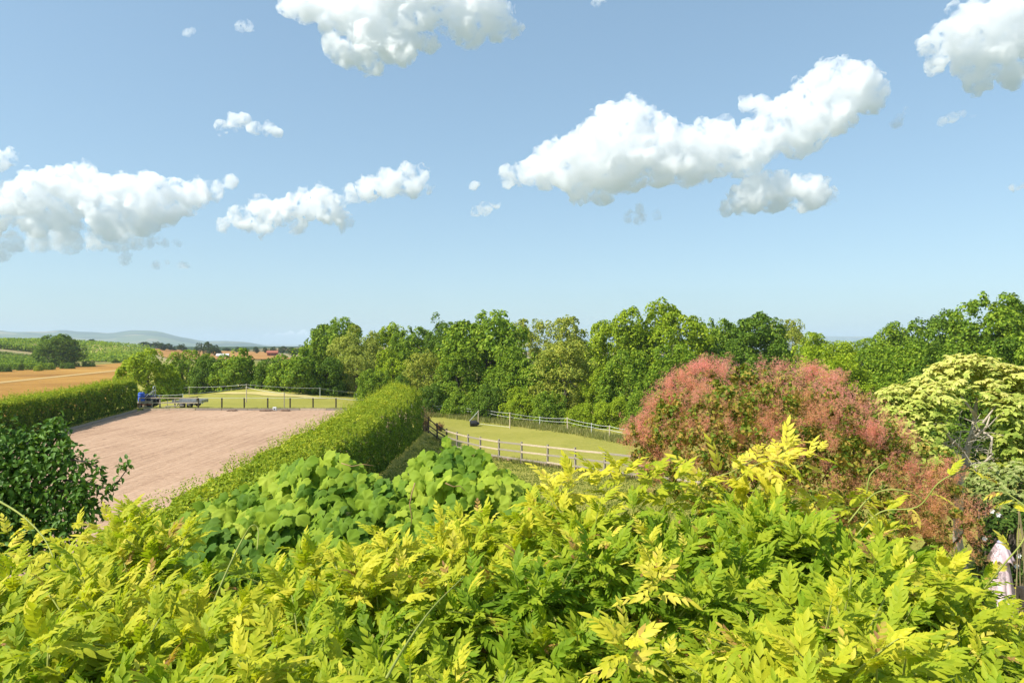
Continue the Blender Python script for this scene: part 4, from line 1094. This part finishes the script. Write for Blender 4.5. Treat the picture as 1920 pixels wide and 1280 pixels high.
dog_m = leaf_mat("dogwood_leaf", [(0, (0.07, 0.13, 0.025)), (0.5, (0.24, 0.31, 0.07)), (1, (0.5, 0.52, 0.2))], attr='tint', rand=.5, transl=.3)
bushy("layered_dogwood", 'layered dogwood with cream edged leaves below the golden tree', 'shrub', [(1850,890,14.8,.38),(1890,900,14.6,.4),(1920,890,14.8,.45),(1860,915,14.5,.38),(1840,935,14.4,.26),(1885,945,14.2,.32),(1915,940,14.2,.34),(1835,905,14.8,.3),(1875,925,14.3,.35)], 4200, .09, dog_m, 62, .75, .2)
rose = bushy("rose_bush", 'dark green bush with a few white flowers above the parasol', 'bush', [(1880,990,13.8,.45),(1905,1000,13.9,.5),(1860,1000,13.9,.35),(1925,1040,13.9,.45),(1850,1030,13.7,.4),(1890,1060,13.9,.45),(1925,980,13.8,.4),(1850,1070,13.9,.45),(1910,1100,13.9,.5)], 7500, .06, green_m, 63)
for i, (px, py) in enumerate([(1859, 957), (1871, 964), (1909, 1041), (1845, 1009), (1905, 1060)]):
    p = W(px, py, 13.05); f = MB()
    for k in range(6):
        a = k * math.pi / 3; u = Vector((math.cos(a), -.25, math.sin(a))); s_ = Vector((-math.sin(a), 0, math.cos(a)))
        f.add([(0, 0, 0), tuple(u * .035 + s_ * .022), tuple(u * .055 + Vector((0, -.012, 0))), tuple(u * .035 - s_ * .022)], [(0, 1, 2, 3)])
    o = f.build("flower", M['white'], rose); o.location = p - rose.location
# dry twiggy shrub on the right border
root = empty("dry_shrub", (9.9, 12.6, 0)); tag(root, 'bare straw coloured twigs standing right of the parasol', 'shrub')
mb = MB(); rr = random.Random(5)
for i in range(46):
    a = W(rr.uniform(1900, 1970), 1120, 12.6) - Vector((9.9, 12.6, 0)); b = W(rr.uniform(1908, 1960), rr.uniform(930, 1060), 12.6 + rr.uniform(-.3, .3)) - Vector((9.9, 12.6, 0))
    a.z = 0; mb.tube([a, a.lerp(b, .6) + Vector((rr.uniform(-.1, .1), 0, 0)), b], [.012, .009, .004], 4, cap=False)
mb.build("twigs", plain("straw_twig", (.26, .2, .11), (.42, .34, .2), 5, .9, .1), root)

# ------------------------------------------------------------------ closed parasol
D_ = 12.8; p0 = W(1877, 1015, D_); zg = float(zt(p0.x, D_))
root = empty("parasol", (p0.x, D_, zg)); tag(root, 'closed lilac pink parasol with a small top tier beside the right border', 'parasol')
fab = plain("lilac_fabric", G(206, 180, 186), G(222, 198, 202), 3, .9, .1, bump_s=.15)
def skirt(z0, r0, z1, r1, folds, depth, n=72, rows=9, flare=1.0, hem=.05):
    V = []; F = []
    for i in range(rows + 1):
        q = i / rows; rad = r0 + (r1 - r0) * q ** flare
        for k in range(n):
            a = 2 * math.pi * k / n; f = abs(math.sin(a * folds / 2 + .4)) ** .7
            R_ = rad * (1 - depth * q * (1 - f)); zz = z0 + (z1 - z0) * q + hem * q * math.sin(a * folds / 2 * 2 + 1) * .5
            V.append((R_ * math.cos(a), R_ * math.sin(a), zz))
    for i in range(rows):
        for k in range(n): F.append((i * n + k, (i + 1) * n + k, (i + 1) * n + (k + 1) % n, i * n + (k + 1) % n))
    return V, F
H = p0.z - zg
V, F = skirt(H - .10, .05, H - 1.35, .27, 8, .38, flare=.75, hem=.06); m_ = MB(); m_.add(V, F)
o = m_.build("canopy", fab, root, smooth_shade=True); sd = o.modifiers.new("cloth", 'SOLIDIFY'); sd.thickness = .008
V, F = skirt(H - .01, .05, H - .36, .225, 8, .22, flare=.8, hem=.07); m_ = MB(); m_.add(V, F)
o = m_.build("top_tier", fab, root, smooth_shade=True); sd = o.modifiers.new("cloth", 'SOLIDIFY'); sd.thickness = .008
m_ = MB(); m_.tube([(0, 0, H - .03), (0, 0, H + .0), (0, 0, H + .03)], [.07, .065, .03], 12); m_.build("finial", plain("grey_cap", G(150, 150, 170), G(165, 165, 185), 3, .6, .3), root, smooth_shade=True)
m_ = MB(); m_.tube([(0, 0, 0), (0, 0, H - .05)], .024, 10); m_.build("pole", M['wood_pale'], root, smooth_shade=True)
m_ = MB(); m_.tube([(0, 0, 0.0), (0, 0, .06), (0, 0, .09), (0, 0, .3)], [.28, .28, .06, .045], 20); m_.build("base", M['steel'], root)

# ------------------------------------------------------------------ dark tree at the left
base = (-6.9, 8.6, 0.0)
root = empty("dark_leaved_tree", base); tag(root, 'dark tree with curled glossy leaves at the left border over the sand', 'tree')
dl_m = leaf_mat("curled_dark_leaf", [(0, (0.04, 0.10, 0.014)), (0.5, (0.095, 0.20, 0.025)), (1, (0.19, 0.32, 0.04))], rand=1.0, transl=0.25, rough=0.5, spec=0.2)
cl = np.array([[0, 0, 0], [.3, .26, .10], [.7, .2, .06], [1.05, .02, -.28], [.7, -.2, .06], [.3, -.26, .10], [.35, 0, -.03], [.72, 0, -.1]])
clf = np.array([[0, 6, 1], [1, 6, 2], [6, 7, 2], [2, 7, 3], [0, 5, 6], [5, 4, 6], [4, 7, 6], [4, 3, 7]])
lb = [(110,815,8.6,.16),(90,830,8.6,.25),(60,845,8.6,.34),(20,850,8.5,.36),(-40,840,8.5,.5),(120,860,8.4,.25),(100,880,8.5,.34),(50,900,8.4,.4),(0,900,8.4,.45),(150,890,8.3,.15),(130,920,8.4,.24),(80,940,8.4,.36),(30,960,8.4,.42),(-20,960,8.4,.5),(140,950,8.3,.16),(110,975,8.3,.24),(-80,900,8.6,.6),(60,990,8.3,.35),(10,1010,8.3,.4),(160,925,8.3,.2),(175,960,8.3,.16),(140,985,8.3,.25),(100,1030,8.3,.35),(40,1040,8.3,.35),
      (185,905,8.3,.08),(205,912,8.3,.08),(225,895,8.3,.05),(238,868,8.3,.06),(228,875,8.3,.05),(242,885,8.3,.03),(190,880,8.3,.06),(170,870,8.35,.09),(205,925,8.3,.05),(100,800,8.6,.12),(115,785,8.6,.07),(160,935,8.3,.1)]
r = np.random.default_rng(71)
C = np.array([tuple(W(a, b, d)) for a, b, d, _ in lb]); R_ = np.array([q[3] for q in lb])
n = 7200; k = r.choice(len(C), n, p=R_ ** 1.9 / (R_ ** 1.9).sum())
d = unit(fib(n, r) + np.array([0, -.2, .2])); P = C[k] + d * (R_[k][:, None] * r.uniform(.3, 1.05, (n, 1)))
T = unit(d * .5 + r.normal(size=(n, 3)) * .6 + np.array([0, 0, -.45])); Z = unit(d + np.array([-.1, -.2, .7]) + r.normal(size=(n, 3)) * .4)
S = r.uniform(.055, .105, n); FR = frames(T, Z)
px = 960 + P[:, 0] / P[:, 1] * 1280
order = np.argsort(P[:, 1] - .3 * P[:, 2] + np.where(px < 5, 10, 0)); big = order[:300]; rest = order[300:]
V, F = stamp(cl, clf, FR[rest], P[rest] - np.array(base), S[rest])
o = link("foliage", mesh_np("foliage", V, F, dl_m), root); tag(o, kind='stuff')
me = mesh_np("leaf", cl, clf, dl_m)
def place(me, name, Rm, p, s, parent):
    o = bpy.data.objects.new(name, me); o.parent = parent
    M4 = np.eye(4); M4[:3, :3] = Rm * s; M4[:3, 3] = p; o.matrix_basis = Matrix(M4.tolist()); col.objects.link(o); return o
for i in big: place(me, "leaf", FR[i], P[i] - np.array(base), S[i], root)
mb = MB(); rr = random.Random(3); B = Vector(base)
mb.tube([(0, 0, -.2), (.1, 0, 1.5), (.0, 0, 3.4), (-.1, 0, 4.6)], [.14, .12, .08, .04], 8)
for q in lb[:19]: e = W(q[0], q[1], q[2]) - B; mb.tube([(0, 0, 2.6 + rr.uniform(0, 1)), e * .6 + Vector((0, 0, 1.4)), e], [.05, .03, .01], 5, cap=False)
mb.build("trunk", M['bark'], root, smooth_shade=True)
for a in [[(120,900,8.4),(165,905,8.3),(210,918,8.3),(238,880,8.3)], [(120,860,8.4),(160,865,8.3),(195,882,8.3)], [(90,840,8.6),(105,805,8.6),(116,780,8.6)]]:
    mb = MB(); mb.tube([W(*q) - B for q in a], list(np.linspace(.018, .006, len(a))), 5); mb.build("branch", M['bark'], root, smooth_shade=True)
# ------------------------------------------------------------------ wisteria over the pergola
wis_m = leaf_mat("golden_wisteria_leaf", [(0.0, (0.10, 0.20, 0.014)), (0.25, (0.23, 0.35, 0.020)), (0.5, (0.43, 0.48, 0.028)), (0.72, (0.66, 0.60, 0.045)), (0.86, (0.78, 0.68, 0.10)), (0.94, (0.50, 0.30, 0.08)), (1.0, (0.40, 0.22, 0.09))], attr='tint', rand=0.12, transl=0.42, rough=0.55, spec=0.14, tr_col=(1.1, 1.15, 0.4))
def leaflet(L, w, fold, droop, twist, wavy):
    """one leaflet along +x: 5 stations, a folded blade with a wavy margin"""
    st = np.array([0.0, .28, .66, 1.0]); wd = np.array([.0, .92, .74, .0]) * w * .5
    V = []
    for i, (s, h) in enumerate(zip(st, wd)):
        z = -droop * s * s * L + wavy * math.sin(i * 2.3) * .25 * w
        if i in (0, 3): V.append([s * L, 0, z])
        else:
            V.append([s * L, 0, z]); V.append([s * L, h, z + fold * h + wavy * w * .3 * math.sin(i * 1.9)]); V.append([s * L, -h, z + fold * h + wavy * w * .3 * math.cos(i * 2.1)])
    V = np.array(V)
    if twist: c, s = math.cos(twist), math.sin(twist); V = V @ np.array([[1, 0, 0], [0, c, s], [0, -s, c]])
    F = [[0, 1, 2], [0, 3, 1]]
    a = 1; b = 4
    F += [[a, b, a + 1], [a + 1, b, b + 1], [a, a + 2, b], [a + 2, b + 2, b]]
    F += [[4, 7, 5], [4, 6, 7]]
    return V, np.array(F)
def compound(seed, pairs, L, droop, tint):
    """compound leaf growing along +x, upper side +z"""
    r = random.Random(seed); V = []; F = []; T = []; nb = 0
    def rach(s): return np.array([s * L, 0.02 * math.sin(s * 3 + seed), -droop * L * s * s + .06 * L * s])
    # rachis as a thin three-sided strip
    st = np.linspace(0, 1, 4); rv = []
    for s in st:
        p = rach(s); w = .004 * (1.2 - .6 * s); rv += [p + [0, w, 0.002], p + [0, -w, 0.002]]
    for i in range(3):
        q = i * 2; F += [[q, q + 1, q + 3], [q, q + 3, q + 2]]
    V += rv; T += [min(1, tint + .15)] * len(rv); nb = len(rv)
    def put(s, ang, size, roll):
        nonlocal nb
        v, f = leaflet(size, size * r.uniform(.34, .43), r.uniform(.15, .5), r.uniform(.05, .35), roll, r.uniform(.1, .5))
        slope = -2 * droop * s + .06
        c, s_ = math.cos(ang), math.sin(ang); v = v @ np.array([[c, s_, 0], [-s_, c, 0], [0, 0, 1]])
        th = math.atan(slope); c, s_ = math.cos(th), math.sin(th); v = v @ np.array([[c, 0, s_], [0, 1, 0], [-s_, 0, c]])
        V.extend(list(v + rach(s))); F.extend((f + nb).tolist()); nb += len(v); T.extend([tint + r.uniform(-.05, .05)] * len(v))
    for i in range(pairs):
        s = .22 + .74 * i / pairs; sz = L * (.47 - .12 * abs(i / pairs - .35) - .03 * (i / pairs)) * r.uniform(.88, 1.1)
        for sgn in (-1, 1): put(s + r.uniform(-.02, .02), sgn * r.uniform(.55, .85) * (1 - .45 * i / pairs), sz, r.uniform(-.35, .35))
    put(.97, r.uniform(-.1, .1), L * .44, 0)
    return np.array(V), np.array(F), np.clip(np.array(T), 0, 1)
TINTS = [0.08, 0.22, 0.34, 0.46, 0.58, 0.70, 0.82, 0.93]
LEAFV = {}; rr = random.Random(1)
for ti, tv in enumerate(TINTS):
    for g in range(4):
        LEAFV[(ti, g)] = compound(ti * 10 + g, 5 if ti < 6 else 4, 1.0, [.18, .42, .65, .3][g], tv)

# the top of the mass, in plan: near edge to far edge, heights from the mounds
SIL_PX = [-160, 0, 60, 130, 200, 260, 320, 345, 420, 520, 600, 660, 720, 800, 860, 920, 1000, 1060, 1120, 1180, 1240, 1300, 1360, 1430, 1490, 1560, 1640, 1720, 1790, 1850, 1910, 2080]
SIL_PY = [1010, 1010, 1018, 988, 970, 968, 992, 1060, 1085, 1075, 1040, 1020, 1000, 1010, 1000, 970, 930, 922, 918, 918, 918, 922, 916, 920, 938, 956, 976, 998, 1045, 1090, 1125, 1160]
def far_d(px): return np.interp(px, [-200, 300, 340, 700, 1000, 1900], [4.4, 4.4, 4.0, 4.3, 4.9, 4.6])
def surf(u, px):
    """u 0 near .. 1 far, px column -> world point on the top of the mass"""
    df = far_d(px); d = 1.75 + (df - 1.75) * u
    x = (px - 960) / 1280 * d
    zf = CAM_Z + (640 - np.interp(px, SIL_PX, SIL_PY)) / 1280 * df
    zn = 5.28
    z = zn + (zf - zn) * smooth(0.15, 1.0, u)
    return x, d, z
r = np.random.default_rng(101)
ns = 1250
# shoots spread evenly in world area: more columns with distance
u = r.uniform(0, 1, ns * 4); keep = r.uniform(size=ns * 4) < (1.75 + 3 * u) / 4.75; u = u[keep][:ns]
pxs = r.uniform(-170, 2060, len(u))
PS = []
for uu, px in zip(u, pxs):
    x, d, z = surf(uu, px)
    b = mnoise.noise((x * 1.15, d * 1.15, 3.1)); b2 = mnoise.noise((x * 2.6, d * 2.6, 9.0))
    PS.append((x, d, z - .06 + .30 * b + .10 * b2, b, b2))
PS = np.array(PS)
base = (0, 3.2, 0)
LP = []; LT = []; LZ = []; LS = []; LK = []; stems = MB()
for i, (x, y, z, b, b2) in enumerate(PS):
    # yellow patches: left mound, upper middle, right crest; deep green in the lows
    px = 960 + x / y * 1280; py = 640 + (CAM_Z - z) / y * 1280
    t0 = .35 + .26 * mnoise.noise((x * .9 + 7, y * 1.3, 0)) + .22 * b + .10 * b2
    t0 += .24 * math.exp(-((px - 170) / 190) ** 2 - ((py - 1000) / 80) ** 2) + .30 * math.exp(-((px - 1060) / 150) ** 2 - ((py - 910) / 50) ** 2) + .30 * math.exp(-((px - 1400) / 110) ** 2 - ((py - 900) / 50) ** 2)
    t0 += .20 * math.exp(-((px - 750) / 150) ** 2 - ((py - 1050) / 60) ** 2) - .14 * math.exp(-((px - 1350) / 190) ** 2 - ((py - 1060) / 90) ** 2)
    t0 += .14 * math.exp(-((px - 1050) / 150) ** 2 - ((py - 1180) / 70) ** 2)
    dirv = Vector((r.normal(0, .55) - .05, r.normal(0, .5) - .15, 1.0 if r.random() < .75 else .45)).normalized()
    Ls = r.uniform(.18, .42); nl = int(r.integers(6, 11))
    p = Vector((x, y, z - .22 - (.12 if b < -.2 else 0)))
    pts = []
    for k in range(nl + 1):
        q = k / nl; pts.append(p + dirv * Ls * q + Vector((dirv.x, dirv.y, -.25)) * Ls * .35 * q * q)
    stems.tube([pts[0] - dirv * .25] + pts[::3] + [pts[-1]], [.0035] * (len(pts[::3]) + 1) + [.002], 4, cap=False)
    a0 = r.uniform(0, 6.28)
    young = r.random() < .12
    for k in range(nl):
        q = (k + .6) / nl; a = a0 + k * 2.4
        side = dirv.orthogonal().normalized(); side = (Matrix.Rotation(a, 3, dirv) @ side)
        T = (side * (.85 - .5 * q) + dirv * (.45 + .6 * q) + Vector((0, 0, .15))).normalized()
        Zv = (Vector((0, 0, 1)) + dirv * .6 + Vector((-.15, -.25, 0)) + Vector(r.normal(0, .22, 3))).normalized()
        s = r.uniform(.15, .235) * (1 - .35 * q) * (.75 if young else 1)
        s *= .70 + .30 * min(y / 4.4, 1)
        tt = t0 + .22 * (q - .45) + r.normal(0, .07)
        if young and q > .5: tt = r.choice([.82, .9, .72])
        if r.random() < .012: tt = .95
        ti = int(np.argmin(np.abs(np.array(TINTS) - min(max(tt, .02), .86 if tt < .9 else 1))))
        LP.append(pts[k]); LT.append(T); LZ.append(Zv); LS.append(s); LK.append((ti, int(r.integers(0, 4))))
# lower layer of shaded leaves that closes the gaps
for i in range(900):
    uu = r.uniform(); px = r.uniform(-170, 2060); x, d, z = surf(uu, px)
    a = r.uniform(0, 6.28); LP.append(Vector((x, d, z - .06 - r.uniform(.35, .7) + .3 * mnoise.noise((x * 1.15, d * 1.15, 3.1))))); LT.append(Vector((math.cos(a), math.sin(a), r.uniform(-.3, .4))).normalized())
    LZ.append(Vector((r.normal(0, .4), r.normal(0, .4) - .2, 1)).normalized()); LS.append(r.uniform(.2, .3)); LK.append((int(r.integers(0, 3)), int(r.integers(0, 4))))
# clusters rising above the rest at the crest (the sprig against the smoke bush etc.)
def sprig(pts, rad, leaves, size, tints, name_stem=True):
    pts = [Vector(p) for p in pts]; 
    if name_stem: shoots.append((pts, rad))
    n = len(pts) - 1
    for k in range(leaves):
        q = (k + 1) / leaves * n; i = min(int(q), n - 1); p = pts[i].lerp(pts[i + 1], q - i); d = (pts[i + 1] - pts[i]).normalized()
        a = k * 2.4; side = Matrix.Rotation(a, 3, d) @ d.orthogonal().normalized(); f = k / max(leaves - 1, 1)
        LP.append(p); LT.append((side * (.9 - .5 * f) + d * (.3 + .6 * f)).normalized()); LZ.append((Vector((0, -.25, 1)) + Vector(r.normal(0, .2, 3))).normalized()); LS.append(size * r.uniform(.8, 1.1) * (1 - .3 * f)); LK.append((int(r.choice(tints)), int(r.integers(0, 4))))
shoots = []
sprig([W(1400, 950, 4.6), W(1420, 910, 4.55), W(1445, 885, 4.5), W(1468, 858, 4.5), W(1476, 840, 4.5)], .006, 11, .24, [5, 6, 6])
sprig([W(1450, 870, 4.5), W(1485, 878, 4.45), W(1512, 866, 4.4), W(1532, 850, 4.4)], .004, 6, .17, [6, 5, 4])
sprig([W(1300, 940, 4.7), W(1330, 900, 4.7), W(1370, 885, 4.65), W(1400, 868, 4.6), W(1430, 850, 4.6)], .005, 12, .24, [5, 6, 6, 4])
sprig([W(1380, 900, 4.6), W(1420, 870, 4.5), W(1460, 860, 4.45)], .005, 9, .24, [6, 6, 5])
for (px, py, n_, sz, tn) in [(1030,900,8,.25,[5,6]),(1075,890,8,.25,[5,6,5]),(1120,885,8,.27,[5,4,6]),(1165,880,8,.26,[4,5]),(1215,885,8,.28,[3,4]),(1260,890,8,.26,[3,4]),(1310,900,8,.25,[4,5]),(245,965,9,.24,[5,4,5]),(205,975,8,.24,[5,6]),(275,975,8,.22,[5,5]),(150,990,8,.24,[5,4]),(60,1000,7,.2,[6,5]),(15,1005,7,.22,[6,6]),(705,1000,8,.24,[4,5]),(830,985,7,.22,[6,5]),(1590,940,8,.24,[4,5]),(1660,950,8,.24,[5,4]),(1230,1070,9,.26,[6,6]),(1215,1010,7,.2,[6,5]),(1145,1010,6,.2,[5,6]),(1450,930,8,.24,[4,5]),(1530,940,8,.24,[5,5]),(1480,1140,10,.3,[3,4,3]),(1410,1180,8,.3,[4,3]),(1170,1200,9,.26,[6,6,5]),(460,1240,8,.28,[4,5]),(80,1200,9,.3,[3,4]),(1780,1060,8,.22,[4,5])]:
    dd = 4.55 if py < 1000 else 1280 * 1.1 / (py - 640)
    a = W(px + r.uniform(-15, 15), py + 70, dd + .05); b = W(px, py, dd)
    sprig([a, a.lerp(b, .5), b], .005, n_, sz * (.85 if dd > 4 else .68), tn, False)
# long whips
whips = [[(1600,1010,4.4),(1650,960,4.4),(1720,950,4.3),(1760,905,4.2),(1800,885,4.2),(1860,872,4.2),(1910,868,4.2)],
         [(0,940,3.6),(40,965,3.5),(80,1005,3.4),(100,1045,3.3)],
         [(400,1130,3.2),(430,1060,3.3),(455,1010,3.4),(472,985,3.4),(484,992,3.4),(482,1030,3.3)],
         [(725,1270,2.3),(760,1210,2.5),(810,1140,2.8),(870,1080,3.1)],
         [(1590,980,4.4),(1640,925,4.4),(1700,920,4.3),(1740,945,4.3)],
         [(1625,925,4.4),(1632,890,4.4),(1655,870,4.4),(1662,868,4.4)],
         [(1840,1110,4.0),(1880,1060,3.9),(1920,1010,3.9),(1930,960,3.9),(1890,925,4.0),(1875,915,4.0)],
         [(1560,1250,2.6),(1600,1220,2.8),(1660,1170,3.1)],
         [(1020,985,4.5),(1060,1000,4.4),(1110,1010,4.3)]]
for i, w in enumerate(whips):
    pts = [W(*q) for q in w]; shoots.append((pts, .0055))
    if i in (0, 6): sprig(pts, .005, 7, .14, [5, 6, 4, 7], False)
root = empty("wisteria", base); tag(root, 'golden green wisteria covering the whole foreground', 'climber')
B = np.array(base, float)
LPn = np.array([tuple(p) for p in LP]); FR = frames(np.array([tuple(p) for p in LT]), np.array([tuple(p) for p in LZ])); LSn = np.array(LS)
ctr = LPn + FR[:, :, 0] * LSn[:, None] * .5
cpx = 960 + ctr[:, 0] / ctr[:, 1] * 1280; cpy = 640 + (CAM_Z - ctr[:, 2]) / ctr[:, 1] * 1280
exp_ = ctr[:, 2] + 0
inside = (cpx > 0) & (cpx < 1920) & (cpy < 1280)
score = np.where(inside, LSn / ctr[:, 1] * 1.0 + .06 * (ctr[:, 2] - np.array([surf(.5, a)[2] for a in cpx])), -9)
order = np.argsort(-score); bigs = set(order[:300].tolist())
meshes = {k: mesh_np("leaf", v[0], v[1], wis_m, {'tint': v[2]}) for k, v in LEAFV.items()}
VV = []; FF = []; TT = []; nb = 0
keys = np.array([a * 10 + b for a, b in LK])
mask_big = np.zeros(len(LP), bool); mask_big[list(bigs)] = True
for k, (v, f, tn) in LEAFV.items():
    sel = np.where((keys == k[0] * 10 + k[1]) & ~mask_big)[0]
    if not len(sel): continue
    V, F = stamp(v, f, FR[sel], LPn[sel] - B, LSn[sel]); VV.append(V); FF.append(F + nb); nb += len(V); TT.append(np.tile(tn, len(sel)))
o = link("foliage", mesh_np("foliage", np.concatenate(VV), np.concatenate(FF), wis_m, {'tint': np.concatenate(TT)}), root); tag(o, kind='stuff')
for i in np.where(mask_big)[0]: place(meshes[LK[i]], "leaf", FR[i], LPn[i] - B, LSn[i], root)
stem_m = plain("green_shoot", (0.22, 0.26, 0.04), (0.36, 0.38, 0.08), 6, .6, .3)
stems.v = [tuple(Vector(v) - Vector(base)) for v in stems.v]
o = stems.build("twigs", stem_m, root); tag(o, kind='stuff')
for pts, rad in shoots:
    # smooth the whip with a spline through its points
    P = [p - Vector(base) for p in pts]; Q = []
    for i in range(len(P) - 1):
        p0 = P[max(i - 1, 0)]; p1 = P[i]; p2 = P[i + 1]; p3 = P[min(i + 2, len(P) - 1)]
        for t_ in np.linspace(0, 1, 7)[:-1]:
            Q.append(.5 * ((2 * p1) + (p2 - p0) * t_ + (2 * p0 - 5 * p1 + 4 * p2 - p3) * t_ ** 2 + (3 * p1 - p0 - 3 * p2 + p3) * t_ ** 3))
    Q.append(P[-1]); mb = MB(); mb.tube(Q, list(np.linspace(rad, rad * .45, len(Q))), 6); mb.build("shoot", stem_m, root, smooth_shade=True)

# pergola timbers under the mass
root = empty("pergola", (0, 3.2, 0)); tag(root, 'dark timber pergola glimpsed through gaps under the golden wisteria', 'pergola')
for y in (2.0, 4.1):
    mb = MB(); mb.box((0, y - 3.2, 4.60), (9.5, .12, .18)); mb.build("beam", M['wood_dark'], root)
for x in np.arange(-4.2, 4.3, .7):
    mb = MB(); mb.box((x, -.1, 4.76), (.06, 3.2, .12)); mb.build("rafter", M['wood_dark'], root)
for x in (-4.2, 0, 4.2):
    for y in (2.0, 4.1):
        mb = MB(); mb.box((x, y - 3.2, 2.25), (.14, .14, 4.52)); mb.build("post", M['wood_dark'], root)

# ------------------------------------------------------------------ grape vine
vine_m = leaf_mat("vine_leaf", [(0, (0.07, 0.16, 0.02)), (0.4, (0.20, 0.32, 0.025)), (0.75, (0.36, 0.46, 0.04)), (1, (0.50, 0.57, 0.07))], attr='tint', rand=0.2, transl=0.36, rough=0.6, spec=0.12)
def vine_leaf(seed):
    r = random.Random(seed); n = 26; V = [[0, 0, 0]]; A = []
    for k in range(n + 1):
        a = -2.65 + 5.3 * k / n      # angle about the leaf stalk, 0 = tip
        lobe = .44 + .20 * abs(math.cos(a * 1.5)) ** 1.5 + .12 * math.exp(-(a / .3) ** 2) + .035 * (1 if k % 2 else -1) - .12 * max(0, abs(a) - 1.9)
        A.append((a, lobe))
    mid = []
    for a, l in A:
        vein = abs(math.cos(a * 2.5 / 2 * 1.0 + 0)) ; 
        z = -.55 * l * l * .6 + .07 * math.cos(a * 5) * l + r.uniform(-.03, .03)
        mid.append([l * .55 * math.cos(a), l * .55 * math.sin(a), .05 + .035 * math.cos(a * 5) - .05]); V.append([l * math.cos(a), l * math.sin(a), z])
    V = V[:1] + mid + V[1:]; m = n + 1; F = []
    for k in range(n):
        F += [[0, 1 + k, 2 + k], [1 + k, 1 + m + k, 2 + m + k], [1 + k, 2 + m + k, 2 + k]]
    V = np.array(V); V[:, 0] += .0
    c = r.uniform(.1, .45); V[:, 2] -= c * V[:, 1] ** 2 * .8
    return V, np.array(F)
VL = {g: vine_leaf(g + 5) for g in range(5)}
tops = [(330,985),(360,960),(400,935),(450,915),(500,885),(545,865),(590,850),(640,852),(690,880),(730,905),(770,870),(800,835),(840,815),(880,840),(920,865),(970,890),(1000,915)]
tx = [a for a, b in tops]; ty = [b for a, b in tops]
r = np.random.default_rng(202)
n = 1300; px = r.uniform(325, 1000, n); top = np.interp(px, tx, ty)
v = r.uniform(0, 1, n) ** 1.15; bot = np.interp(px, [320, 450, 620, 800, 1000], [1085, 1095, 1075, 1060, 1000])
py = top + 10 + (bot - top) * v
dd = 5.9 - 1.1 * v + .25 * np.array([mnoise.noise((a * .012, b * .016, 1.0)) for a, b in zip(px, py)]) + r.uniform(-.05, .35, n)
P = np.stack([(px - 960) / 1280 * dd, dd, CAM_Z + (640 - py) / 1280 * dd], 1)
nz = np.array([mnoise.noise((a * .014 + 5, b * .018, 4.0)) for a, b in zip(px, py)])
Zv = unit(np.array([-.25, -.55, .8]) + np.stack([r.normal(0, .45, n), r.normal(0, .35, n), r.normal(0, .35, n)], 1))
T = unit(np.stack([r.normal(0, .7, n), np.full(n, -.6), np.full(n, -.8)], 1))
S = r.uniform(.10, .19, n) * np.where(r.uniform(size=n) < .15, .6, 1)
ti = np.clip(.50 + .6 * nz - .35 * v + r.normal(0, .16, n) + .12 * (px > 740), 0, 1)
g = r.integers(0, 5, n)
base = (-1.6, 5.7, 0); B = np.array(base, float)
root = empty("grape_vine", base); tag(root, 'fresh green grape vine with broad lobed leaves behind the wisteria', 'climber')
FR = frames(T, Zv)
score = S / dd * (1 - .15 * v) + np.where(dd > 5.9, -.004, 0)
order = np.argsort(-score); big = np.zeros(n, bool); big[order[:300]] = True
tb = np.clip((ti * 6).astype(int), 0, 5)
vm = {(a, b): mesh_np("leaf", VL[a][0], VL[a][1], vine_m, {'tint': np.full(len(VL[a][0]), (b + .5) / 6)}) for a in range(5) for b in range(6)}
VV = []; FF = []; TT = []; nb = 0
for a in range(5):
    sel = np.where((g == a) & ~big)[0]; V, F = stamp(VL[a][0], VL[a][1], FR[sel], P[sel] - B, S[sel]); VV.append(V); FF.append(F + nb); nb += len(V); TT.append(np.repeat(ti[sel], len(VL[a][0])))
o = link("foliage", mesh_np("foliage", np.concatenate(VV), np.concatenate(FF), vine_m, {'tint': np.concatenate(TT)}), root); tag(o, kind='stuff')
for i in np.where(big)[0]: place(vm[(int(g[i]), int(tb[i]))], "leaf", FR[i], P[i] - B, S[i], root)
vs_m = plain("vine_stem", (0.25, 0.14, 0.06), (0.42, 0.28, 0.12), 6, .7, .3)
rr = random.Random(6); Bv = Vector(base)
for w in [[(778,905,5.0),(772,925,4.95),(768,945,4.9),(772,968,4.9),(770,990,4.9)], [(835,905,5.0),(850,912,5.0),(862,910,5.0),(872,920,5.0)], [(640,868,5.2),(660,874,5.2),(680,870,5.2),(702,873,5.2)]]:
    mb = MB(); mb.tube([W(*q) - Bv for q in w], list(np.linspace(.005, .0025, len(w))), 6); mb.build("tendril", vs_m, root, smooth_shade=True)
mb = MB()
for i in range(14):
    e = Vector(P[rr.randrange(n)]) - Bv; e.y += .15; mb.tube([(rr.uniform(-.6, .6), .3, -.1), (e.x * .5, .4, 2.6), e], [.04, .03, .008], 6, cap=False)
mb.build("stem", M['bark'], root, smooth_shade=True)
